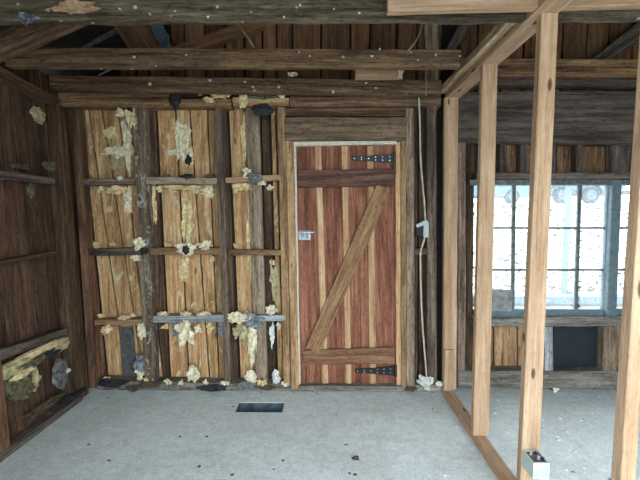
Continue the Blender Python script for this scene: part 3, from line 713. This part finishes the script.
ob = empty('outlet_box', PY(541, 481, 1.57)); tag(ob, 'white plastic electrical box fixed to the foot of a partition stud', 'electrical box')
b0 = PY(533.5, 463, 1.56); b1 = PY(550, 463, 1.56)
bx0, bx1, bz1 = b0.x, b1.x, b0.z; bz0 = bz1 - 0.08
def outlet():
    bm = bmesh.new(); t = 0.006; y0, y1 = 1.56, 1.652
    box_mesh(bm, (bx0, y0, bz0), (bx0 + t, y1, bz1)); box_mesh(bm, (bx1 - t, y0, bz0), (bx1, y1, bz1))
    box_mesh(bm, (bx0 + t, y0, bz0), (bx1 - t, y0 + t, bz1)); box_mesh(bm, (bx0 + t, y1 - t, bz0), (bx1 - t, y1, bz1)); box_mesh(bm, (bx0 + t, y0 + t, bz0), (bx1 - t, y1 - t, bz0 + t))
    me = bpy.data.meshes.new('housing'); bm.to_mesh(me); bm.free(); return link('housing', me, 'white_plastic', ob)
outlet()
box('top_plate', (bx0 + 0.007, 1.567, bz1 - 0.012), (bx1 - 0.007, 1.645, bz1 - 0.004), 'scrap_grey', ob, 0.002)['label'] = 'grey inner plate'
for fx, fy in ((0.3, 0.75), (0.72, 0.8), (0.62, 0.35), (0.9, 0.25)):
    c = Vector((bx0 + (bx1 - bx0) * (0.1 + 0.75 * fx), 1.565 + 0.078 * fy, bz1 - 0.002))
    cyl('screw', c + Vector((0, 0, 0.004)), (0.2, 0, 1), 0.007, 0.016, 'bolt_steel' if fx < 0.7 else 'black_iron', ob, 0.005, 10)

# ------------------------------------------------------------------ scraps of insulation, paper and dirt
G1 = 'insulation scraps on the back wall'
def scr(x, y, w, h, mat, label, Y=2.815, d=0.02, seed=None, thick=0.004, group=G1, cat='insulation scrap', droop=0.0):
    s = rng.random() * 40 if seed is None else seed
    k = Y / F * 1.03
    return crumple('insulation_scrap' if cat == 'insulation scrap' else 'scrap', PY(x, y, Y), w * k, h * k, d, s, mat, label, cat, group, thick=thick, droop=droop)
def tuft(x, y, w, h, mat, label, Y=2.83, dz=0.03, group=G1, cat='insulation scrap'):
    k = Y / F / 2
    return lump('insulation_tuft' if cat == 'insulation scrap' else 'scrap', PY(x, y, Y), (w * k, dz, h * k), rng.random() * 40, mat, label, cat, group)
YF = YB - 0.014
scr(118, 153, 28, 10, 'foam_pale', 'pale insulation band across the boards of the corner bay', YF, 0.012)
scr(116, 163, 16, 14, 'foam_green', 'faint greenish film below the pale band in the corner bay', YF, 0.008)
scr(112, 133, 12, 12, 'foam_cream', 'small cream film above the pale band in the corner bay', YF, 0.008)
scr(127, 146, 10, 44, 'foam_pale', 'narrow pale insulation strip left of the white-splotched stud', YF, 0.012)
scr(128, 200, 9, 24, 'foam_pale', 'pale shred under the upper dark block in the corner bay', YF, 0.015)
scr(182, 140, 13, 34, 'foam_pale', 'large cream insulation strip high in the widest bay', YF - 0.005, 0.02)
scr(176, 128, 7, 14, 'foam_cream', 'small cream flake above the large cream strip in the widest bay', YF, 0.015)
scr(190, 158, 8, 17, 'foam_cream', 'cream flake around a dark knot hole in the widest bay', YF, 0.012)
scr(172, 152, 13, 5, 'foam_pale', 'thin sideways cream flake left of the dark knot hole', YF, 0.012)
scr(187, 222, 12, 52, 'foam_cream', 'long cream insulation strip in the middle of the widest bay', YF - 0.004, 0.02)
scr(184, 268, 9, 22, 'foam_cream', 'cream strip below the middle block of the widest bay', YF, 0.015)
scr(153, 205, 7, 40, 'foam_cream', 'dirty cream strip right of the white-splotched stud', YF, 0.015)
scr(208, 192, 12, 12, 'foam_pale', 'pale torn flake under the upper block left of the dark stud', YF, 0.02)
scr(244, 140, 5, 56, 'foam_cream', 'thin cream foam edge running up the bay right of the dark stud', YF, 0.014)
scr(250, 235, 7, 84, 'foam_cream', 'long golden foam edge beside the set-back stud', YF, 0.014)
scr(252, 345, 8, 46, 'foam_pale', 'pale foam edge low beside the set-back stud', YF, 0.014)
scr(275, 280, 9, 34, 'foam_green', 'grey-green film between the set-back stud and the tan stud', YF, 0.012)
scr(119, 190, 18, 7, 'foam_cream', 'cream fringe hanging under the dark upper block of the corner bay', 2.86, 0.02)
scr(182, 187.5, 34, 5, 'foam_cream', 'cream fringe under the dusty upper block of the widest bay', 2.86, 0.015)
scr(243, 187, 20, 7, 'foam_cream', 'cream fringe under the pine strip right of the dark stud', 2.87, 0.015)
tuft(187, 177, 12, 6, 'scrap_black', 'black dirt tuft on the dusty upper block', 2.85)
tuft(188.5, 160, 6, 9, 'scrap_black', 'black knot hole ringed by a cream flake in the widest bay', YB - 0.02, 0.012)
tuft(166, 176.5, 11, 4, 'scrap_grey', 'grey dust tuft on the left half of the dusty upper block', 2.86)
tuft(210, 176, 9, 6, 'foam_dark', 'dark olive tuft on the dusty upper block near the dark stud', 2.86)
tuft(255, 178, 15, 10, 'scrap_grey', 'grey wad of rags on the pale pine strip', 2.815, 0.025)
scr(247, 173, 8, 9, 'foam_pale', 'pale flake above the grey wad of rags', 2.82, 0.02)
scr(262, 183, 9, 5, 'foam_pale', 'pale flake below the grey wad of rags', 2.82, 0.02)
tuft(120, 178, 5, 4, 'scrap_white', 'small white crumb on the dark upper block near the corner', 2.83, 0.012)
scr(186, 248, 17, 12, 'foam_pale', 'white torn scrap draped over the middle block of the widest bay', 2.815, 0.025)
tuft(186, 250, 8, 8, 'scrap_black', 'black hole-like wad on the middle block of the widest bay', 2.81, 0.015)
scr(205, 245, 16, 7, 'foam_pale', 'pale scrap on the middle block left of the dark stud', 2.83, 0.02)
scr(139, 245, 12, 12, 'foam_pale', 'white scrap on the splotched stud at the middle block', 2.815, 0.02)
scr(136, 258, 10, 6, 'foam_pale', 'white rag end under the blackened block at the splotched stud', 2.815, 0.015)
tuft(144, 251, 9, 7, 'scrap_black', 'black charred lump where the blackened block meets the splotched stud', 2.815, 0.02)
scr(186, 332, 17, 24, 'foam_pale', 'hanging pale paper below the blue-grey block', 2.815, 0.03, droop=0.03)
scr(176, 328, 8, 14, 'scrap_blue', 'blue-grey rag on the lower block left of the hanging pale paper', 2.812, 0.02)
scr(221, 330, 8, 18, 'scrap_blue', 'blue-grey flap below the lower block against the dark stud', 2.84, 0.015)
for i, (x, w, lab) in enumerate(((163, 10, 'left'), (186, 10, 'middle'), (204, 14, 'right'))):
    tuft(x, 314.5, w, 6, 'foam_cream', 'cream fluff on top of the blue-grey block, %s of three' % lab, 2.86)
scr(238, 319, 19, 11, 'foam_pale', 'large pale torn scrap on the lower block right of the dark stud', 2.812, 0.03)
scr(241, 331, 16, 16, 'foam_green', 'greenish scrap hanging below the large pale torn scrap', 2.815, 0.03, droop=0.02)
scr(254, 321, 19, 12, 'scrap_blue', 'blue-grey rag across the set-back stud at the lower block', 2.81, 0.02)
scr(253, 338, 8, 26, 'foam_pale', 'long pale tatter hanging beside the set-back stud', 2.84, 0.02)
tuft(271, 310, 11, 10, 'foam_pale', 'pale fluff ball above the grey lower block beside the door casing', 2.85)
scr(272, 335, 6, 20, 'scrap_white', 'white sliver in the gap below the grey lower block', 2.87, 0.01)
scr(107, 330, 14, 8, 'foam_cream', 'cream scrap curling under the lower block near the corner', 2.815, 0.03)
scr(141, 331, 8, 16, 'foam_pale', 'white scrap hanging at the splotched stud below the lower block', 2.812, 0.02)
tuft(124, 317.5, 12, 4, 'foam_cream', 'cream fluff on the lower block near the corner', 2.85)
tuft(141, 362, 13, 18, 'scrap_blue', 'blue-grey fluff low against the left of the splotched stud', 2.86, 0.03)
stud('tar_paper_patch', (119.5, 327), (133, 327), (137.5, 379), (122.5, 379), YF, 0.004, 'tar_patch', 'dark grey tar-paper patch low in the corner bay', 'scrap', rough=0.004)
scr(140, 374, 9, 14, 'foam_pale', 'pale shred low against the left of the splotched stud', 2.86, 0.02)
tuft(193, 374, 12, 15, 'foam_pale', 'cream fluff standing on the bottom plate in the widest bay', 2.83, 0.03)
tuft(251, 377, 11, 13, 'foam_pale', 'pale fluff on the bottom plate right of the dark stud', 2.83, 0.03)
tuft(276, 377, 8, 14, 'scrap_white', 'white fluff on the bottom plate beside the tan stud', 2.85, 0.03)
GD = 'dirt along the wall foot'
for x, y, w, h, m, lab in ((112, 383, 26, 9, 'scrap_black', 'black dirt heap at the wall foot near the corner'), (150, 385, 20, 6, 'leaf_brown', 'brown leaf litter on the floor before the splotched stud'), (172, 387, 14, 5, 'scrap_grey', 'grey crumbs at the wall foot in the widest bay'),
                           (213, 388, 28, 6, 'scrap_black', 'black rag lying along the wall foot below the dark stud'), (245, 386, 18, 9, 'scrap_grey', 'grey rag heap at the wall foot right of the black rag'), (133, 389, 12, 5, 'leaf_brown', 'small brown crumbs on the floor near the left corner'),
                           (411, 389, 10, 4, 'leaf_brown', 'leaf litter at the foot of the grey stud right of the door'), (268, 388, 14, 4, 'leaf_brown', 'leaf litter at the wall foot beside the door casing'), (439, 384, 7, 5, 'scrap_white', 'pale crumb in the black gap beside the partition')):
    tuft(x, y, w, h, m, lab, 2.80, 0.02, GD, 'debris')
for lab, grp, Yr, spots in (('little cream shred hanging under the upper row of blocks', 'shreds under the upper blocks', 2.895, ((100, 189), (111, 190), (160, 189), (172, 191), (196, 190), (236, 190), (270, 188))),
                      ('little cream shred clinging along the middle row of blocks', 'shreds along the middle blocks', 2.895, ((97, 245), (112, 244), (168, 245), (197, 260), (212, 259), (238, 246), (272, 262))),
                      ('little cream shred clinging along the lower row of blocks', 'shreds along the lower blocks', 2.895, ((101, 316), (133, 316), (165, 327), (198, 329), (210, 327), (248, 313), (279, 326))),
                      ('little pale shred lying along the dusty bottom plate left of the door', 'shreds on the bottom plate', 2.82, ((107, 380), (146, 381), (168, 382), (181, 383), (206, 383), (224, 383), (262, 383), (285, 384)))):
    for x, y in spots:
        scr(x, y, rng.uniform(4, 9), rng.uniform(4, 8), rng.choice(('foam_cream', 'foam_pale')), lab, Yr, 0.02, group=grp)
# wall plate bits
GP = 'rags and fluff on the wall plate'
tuft(175, 99, 11, 18, 'scrap_black', 'black rag stuffed over the wall plate above the widest bay', 2.80, 0.02, GP, 'rag')
tuft(262, 110, 19, 11, 'scrap_black', 'black cloth tucked under the reddish plate piece', 2.805, 0.02, GP, 'rag')
tuft(243, 100, 9, 14, 'foam_cream', 'cream fluff on the plate left of the reddish plate piece', 2.805, 0.02, GP)
tuft(281.5, 94, 7, 8, 'foam_pale', 'pale fluff on the right end of the reddish plate piece', 2.80, 0.02, GP)
scr(222, 95, 16, 5, 'foam_cream', 'row of cream crumbs under the lowest joist', 2.80, 0.02, group=GP)
scr(209, 100, 12, 5, 'foam_cream', 'cream torn strip on the split lower plate', 2.815, 0.015, group=GP)
scr(120, 113, 9, 8, 'foam_pale', 'pale flake under the plate at the top of the corner bay', 2.83, 0.02, group=GP)
scr(131, 118, 9, 16, 'foam_cream', 'cream shred at the top of the splotched stud', 2.82, 0.02, group=GP)
scr(262, 97, 26, 4, 'foam_dark', 'dark dusty fringe above the reddish plate piece', 2.80, 0.015, group=GP)
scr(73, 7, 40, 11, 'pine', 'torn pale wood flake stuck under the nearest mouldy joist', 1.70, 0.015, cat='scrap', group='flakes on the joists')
scr(27, 18, 16, 8, 'galvanised', 'bright silvery flake added as a gap of daylight beside the diagonal rafter', 1.70, 0.02, cat='scrap', group='flakes on the joists')  # silvery piece added where daylight shows through a gap
scr(292, 74, 8, 5, 'foam_pale', 'pale flake between the two lower joists', 2.68, 0.015, cat='scrap', group='flakes on the joists')
scr(401, 71, 4, 12, 'foam_pale', 'pale frayed end on the short pine block', 2.53, 0.012, cat='scrap', group='flakes on the joists')
for rows_, Yj, lab, grp in ((((156, 66), (134, 57), (186, 55), (299, 52), (310, 56), (343, 57), (372, 56), (380, 49), (411, 52), (436, 55), (460, 56), (418, 60)), 2.274, 'white fleck stuck to the front of the middle joist', 'white flecks on the middle joist'),
                       (((175, 11), (251, 12), (284, 17), (334, 9), (359, 13), (300, 5), (208, 17), (120, 9), (150, 14)), 1.713, 'pale fleck stuck to the nearest mouldy joist', 'pale flecks on the nearest joist'),
                       (((245, 82), (366, 83), (376, 88), (333, 92), (150, 84), (210, 80)), 2.703, 'pale fleck stuck to the lowest joist above the wall plate', 'pale flecks on the lowest joist'),
                       (((231, 93), (250, 94), (268, 94), (214, 94), (200, 95), (296, 94)), 2.855, 'pale crumb lying in the dark strip under the lowest joist', 'crumbs under the lowest joist')):
    for k, (x, y) in enumerate(rows_):
        q = rng.uniform(0.7, 1.4) * Yj / F
        lump('fleck', PY(x, y, Yj), (q * rng.uniform(0.8, 1.6), 0.006, q * rng.uniform(0.6, 1.1)), k * 3.3 + Yj * 9, 'fleck_white', lab, 'fleck', grp, sub=2)
# left wall clumps
GL = 'insulation on the left wall'
def ltuft(x, y, w, h, mat, label, dz=0.03, off=0.05):
    p = PL(x, y, off); k = p.y / F / 2
    o = lump('insulation_tuft', p, (dz, w * k * 1.6, h * k), rng.random() * 40, mat, label, 'insulation scrap', GL); return o
ltuft(38, 115, 9, 14, 'foam_green', 'pale tuft alone high on the left wall', 0.015, 0.07)
ltuft(52, 167, 12, 8, 'foam_dark', 'dull tuft on the upper block of the left wall near the corner')
ltuft(18, 166, 14, 5, 'foam_dark', 'low dull tuft on the upper block near the left edge')
ltuft(31, 190, 6, 14, 'foam_dark', 'dull shred hanging below the upper block of the left wall', 0.012, 0.07)
ltuft(40, 350, 40, 7, 'foam_cream', 'long cream batt edge below the black block of the left wall', 0.03, 0.03)
ltuft(60, 345, 20, 12, 'foam_green', 'greenish insulation clump below the black block near the corner', 0.03, 0.04)
ltuft(15, 364, 22, 8, 'foam_green', 'greenish clump low on the left wall at the edge of view', 0.03, 0.03)
ltuft(30, 362, 30, 14, 'foam_dark', 'dark olive clump under the cream batt edge', 0.03, 0.05)
ltuft(14, 385, 20, 24, 'foam_dark', 'sagging dark insulation beside the lower left stud', 0.04, 0.05)
ltuft(34, 380, 9, 20, 'foam_green', 'narrow pale flap beside the reddish lower panel', 0.015, 0.05)
ltuft(62, 372, 16, 34, 'scrap_grey', 'grey torn sheet hanging low beside the corner post', 0.02, 0.05)
ltuft(8, 372, 18, 12, 'foam_green', 'pale ragged clump beside the lower left stud, just under the black block', 0.03, 0.03)
ltuft(24, 392, 14, 14, 'foam_dark', 'drooping dark tuft left of the reddish lower panel', 0.03, 0.05)
ltuft(22, 374, 16, 8, 'foam_cream', 'cream streak among the dark clumps low on the left wall', 0.02, 0.03)
ltuft(52, 352, 18, 8, 'scrap_black', 'blackened tuft under the cream batt edge near the corner', 0.02, 0.04)
ltuft(46, 405, 30, 7, 'leaf_brown', 'brown litter heaped along the foot of the left wall', 0.03, 0.02)
ltuft(74, 395, 16, 6, 'scrap_black', 'black litter in the floor corner under the corner post', 0.03, 0.0)
ltuft(69, 370, 4, 4, 'scrap_white', 'white crumb low on the left wall beside the corner post', 0.012, 0.02)
# small floor litter
GF = 'white chips scattered on the floor of the right room'
for i, (x, y) in enumerate(((507, 432), (512, 436), (514, 442), (495, 413), (489, 420), (567, 432), (558, 441), (557, 437), (568, 457), (574, 452), (581, 421), (599, 397), (602, 456), (593, 445), (543, 420), (538, 416), (560, 419), (498, 400), (584, 468), (566, 470), (592, 413))):
    p = PZ(x, y, 0.0); s = rng.uniform(0.006, 0.012)
    lump('paint_chip', p + Vector((0, 0, s * 0.4)), (s * 1.3, s, s * 0.5), i * 3.1, 'scrap_white', 'small white chip on the concrete floor beyond the pine partition', 'chip', GF, sub=2)
GF2 = 'dark crumbs on the open floor'
for i, (x, y) in enumerate(((356, 459), (355, 475), (199, 467), (180, 437))):
    p = PZ(x, y, 0.0); s = (0.016, 0.008, 0.008, 0.007)[i]
    lump('floor_crumb', p + Vector((0, 0, s * 0.4)), (s * 1.4, s, s * 0.5), i * 5.3, 'leaf_brown', ('largest dark crumb on the concrete in front of the door', 'dark crumb nearest the viewer, below the largest one', 'dark crumb on the floor below the duct, towards the viewer', 'dark crumb on the open floor left of the duct')[i], 'crumb', GF2, sub=2)
for i, (x, y, lab) in enumerate(((391, 394, 'pale crumb just before the door threshold'), (457, 426, 'white chip on the concrete along the near side of the partition'), (445, 475, 'white chip nearest the viewer beside the partition'))):
    lump('paint_chip', PZ(x, y, 0.004), (0.011, 0.009, 0.004), i * 2.3 + 50, 'scrap_white', lab, 'chip', 'white chips on the near floor', sub=2)
crumple('plastic_scrap', PZ(556, 389, 0.03), 0.05, 0.06, 0.02, 5.5, 'scrap_white', 'white scrap standing on the floor under the window', 'scrap')
# wood offcut on the floor of the right room
tag(timber('wood_offcut', PZ(488, 389, 0.0), PZ(488, 387, 0.0), PZ(502, 387.5, 0.0), PZ(502, 386, 0.0), 0.02, 'pine', away=Vector((0, 0, 1))), 'thin pale wood offcut lying on the floor under the window', 'wood offcut')
# strings
tag(tube('string', [PY(235, 20, 2.30), PY(238, 25, 2.27), PY(245, 33, 2.26), PY(254, 47, 2.26)], 0.006, 'rope'), 'frayed tan string hanging between the two nearer joists', 'string')
tag(tube('string', [PY(424, 14, 2.3), PY(421, 30, 2.27), PY(416, 42, 2.26), PY(408, 51, 2.262)], 0.005, 'rope'), 'thin dull string looping beside the gable post', 'string')
tag(tube('string', [PY(426, 76, 2.66), PY(426.2, 86, 2.67), PY(426, 96, 2.68)], 0.004, 'rope'), 'short vertical string hanging above the white cable', 'string')

# ------------------------------------------------------------------ outside
def ground():
    bm = bmesh.new(); prof = [(-40, -0.14), (2.99, -0.14), (3.6, -0.1), (6.0, 0.32), (10.0, 1.0), (16.0, 1.98), (22, 2.3), (60, 2.6)]
    rows = [[bm.verts.new((x, y, z)) for x in (-40, -15, 0, 15, 40)] for y, z in prof]
    for a, b in zip(rows, rows[1:]):
        for i in range(4): bm.faces.new((a[i], a[i + 1], b[i + 1], b[i]))
    me = bpy.data.meshes.new('ground'); bm.to_mesh(me); bm.free()
    tag(link('ground', me, 'gravel'), kind='structure')
ground()
def gz(y):
    prof = [(-40, -0.14), (2.99, -0.14), (3.6, -0.1), (6.0, 0.32), (10.0, 1.0), (16.0, 1.98), (22, 2.3), (60, 2.6)]
    for (a, za), (b, zb) in zip(prof, prof[1:]):
        if a <= y <= b: return za + (zb - za) * (y - a) / (b - a)
def litter():
    bm = bmesh.new(); r2 = random.Random(4)
    for k in range(2300):
        y = 5.55 + 10.2 * r2.random() ** 1.2; x = y * r2.uniform(0.36, 0.98); z = gz(y)
        q = r2.uniform(0.018, 0.042) * (0.6 + y / 14); a = r2.uniform(0, 6.28); h = q * r2.uniform(0.5, 1.5)
        u = Vector((math.cos(a), math.sin(a), 0)) * q
        b = Vector((-math.sin(a), math.cos(a), 0)) * q * 0.5
        v = [bm.verts.new(Vector((x, y, z)) + p) for p in (-u, b + Vector((0, 0, h)), u + Vector((0, 0, h * 0.6)), -b)]
        bm.faces.new((v[0], v[3], v[1])); bm.faces.new((v[3], v[2], v[1]))
    me = bpy.data.meshes.new('leaf_litter'); bm.to_mesh(me); bm.free()
    tag(link('leaf_litter', me, 'leaf_dark'), 'dark fallen leaves scattered over the pale gravel outside the window', 'leaves', kind='stuff')
litter()
a = PY(568, 170, 5.4); b = PY(573.5, 170, 5.4)
tag(box('porch_post', (a.x, 5.4, gz(5.4)), (b.x, 5.44, 3.0), 'post_blue'), 'pale blue post standing outside the window', 'post')
a = PY(470, 304, 5.0); b = PY(640, 297, 5.0)
tag(box('kerb', (a.x - 1, 5.0, a.z), (b.x + 2, 5.2, b.z), 'kerb_blue'), 'pale blue-grey kerb board on the ground outside the window', 'kerb')
def lathe(name, prof, c, mat, parent, seg=24):
    """prof = (y, r) turned about the y axis"""
    bm = bmesh.new(); rows = []
    for y, r in prof:
        rows.append([bm.verts.new((r * math.cos(2 * math.pi * k / seg), y, r * math.sin(2 * math.pi * k / seg))) for k in range(seg)])
    for p, q in zip(rows, rows[1:]):
        for k in range(seg): bm.faces.new((p[k], p[(k + 1) % seg], q[(k + 1) % seg], q[k]))
    bm.faces.new(rows[0]); bm.faces.new(rows[-1][::-1]); bmesh.ops.recalc_face_normals(bm, faces=bm.faces)
    me = bpy.data.meshes.new(name); bm.to_mesh(me); bm.free(); return link(name, me, mat, parent, Matrix.Translation(c))
def wheel(px, Yw, r, parent):
    c = PY(px, 190, Yw); c.z = gz(Yw) + r
    t = lathe('wheel', [(0.0, r * 0.62), (-0.02, r * 0.9), (0.02, r), (0.17, r), (0.2, r * 0.9), (0.2, r * 0.6)], c, 'tyre', parent)
    h = lathe('hub', [(-0.01, r * 0.60), (-0.035, r * 0.5), (-0.01, r * 0.25), (-0.04, r * 0.12)], c, 'wheel_white', None)
    h.parent = t; h.matrix_parent_inverse = t.matrix_basis.inverted(); h['label'] = 'white wheel rim'
def hull(name, pts, y0, y1, mat, parent, bev=0.05):
    bm = bmesh.new(); f = bm.faces.new([bm.verts.new((x, y0, z)) for x, z in pts])
    r = bmesh.ops.extrude_face_region(bm, geom=[f]); bmesh.ops.translate(bm, vec=(0, y1 - y0, 0), verts=[v for v in r['geom'] if isinstance(v, bmesh.types.BMVert)])
    bmesh.ops.recalc_face_normals(bm, faces=bm.faces); bmesh.ops.bevel(bm, geom=list(bm.edges), offset=bev, segments=2, affect='EDGES')
    me = bpy.data.meshes.new(name); bm.to_mesh(me); bm.free(); return link(name, me, mat, parent)
Yv = 16.0; zb = gz(Yv)
tx = PY(578, 190, Yv).x
tr = empty('trailer', (tx, Yv, zb)); tag(tr, 'pale trailer with two white-rimmed wheels parked beyond the window', 'trailer')
wheel(563, Yv, 0.38, tr); wheel(592, Yv, 0.38, tr)
hull('body', [(tx - 1.45, zb + 0.62), (tx + 2.2, zb + 0.62), (tx + 2.2, zb + 2.0), (tx - 1.45, zb + 2.0)], Yv + 0.08, Yv + 1.9, 'car_blue', tr)
hull('chassis', [(tx - 1.4, zb + 0.42), (tx + 2.6, zb + 0.42), (tx + 2.6, zb + 0.6), (tx - 1.4, zb + 0.6)], Yv + 0.25, Yv + 1.7, 'tyre', tr, 0.02)
for q in (563, 592):
    xm = PY(q, 190, Yv).x; m = []
    for k in range(9): m.append((xm - 0.56 * math.cos(math.pi * k / 8), zb + 0.42 + 0.5 * math.sin(math.pi * k / 8)))
    for k in range(8, -1, -1): m.append((xm - 0.47 * math.cos(math.pi * k / 8), zb + 0.42 + 0.42 * math.sin(math.pi * k / 8)))
    hull('mudguard', m, Yv - 0.02, Yv + 0.3, 'wheel_white', tr, 0.005)
cx = PY(488, 190, Yv).x
car = empty('car', (cx, Yv, zb)); tag(car, 'pale blue car parked outside, seen through the left window panes', 'car')
wheel(462, Yv, 0.33, car); wheel(513, Yv, 0.33, car)
hull('body', [(cx - 2.0, zb + 0.3), (cx + 2.0, zb + 0.3), (cx + 2.05, zb + 0.75), (cx + 1.0, zb + 0.95), (cx - 1.8, zb + 0.95), (cx - 2.05, zb + 0.7)], Yv + 0.03, Yv + 1.75, 'car_blue', car)
hull('cabin', [(cx - 1.6, zb + 0.9), (cx + 0.9, zb + 0.9), (cx + 0.35, zb + 1.42), (cx - 1.2, zb + 1.42)], Yv + 0.15, Yv + 1.6, 'car_glass', car)

# ------------------------------------------------------------------ light: an overcast sky through the open doorway and the window
w = bpy.data.worlds.new('sky'); scene.world = w; w.use_nodes = True
bg = w.node_tree.nodes['Background']; bg.inputs[0].default_value = (0.80, 0.94, 1.0, 1); bg.inputs[1].default_value = 1.0
def portal(name, c, sx, sy, rot):
    l = bpy.data.lights.new(name, 'AREA'); l.shape = 'RECTANGLE'; l.size = sx; l.size_y = sy; l.cycles.is_portal = True
    o = bpy.data.objects.new(name, l); COL.objects.link(o); o.location = c; o.rotation_euler = rot
portal('doorway_portal', ((OX0 + OX1) / 2, RY, OZ / 2), OX1 - OX0, OZ, (math.pi / 2, 0, 0))
portal('window_portal', ((XW0 + XW1) / 2, 2.95, (ZW0 + ZW1) / 2), XW1 - XW0, ZW1 - ZW0, (-math.pi / 2, 0, 0))
vs = scene.view_settings
scene.display_settings.display_device = 'sRGB'
vs.view_transform = 'Standard'; vs.look = 'None'; vs.gamma = 1; vs.use_curve_mapping = False
vs.exposure = 2.9
scene.cycles.use_denoising = True
scene.cycles.max_bounces = 8; scene.cycles.diffuse_bounces = 5; scene.cycles.transparent_max_bounces = 12
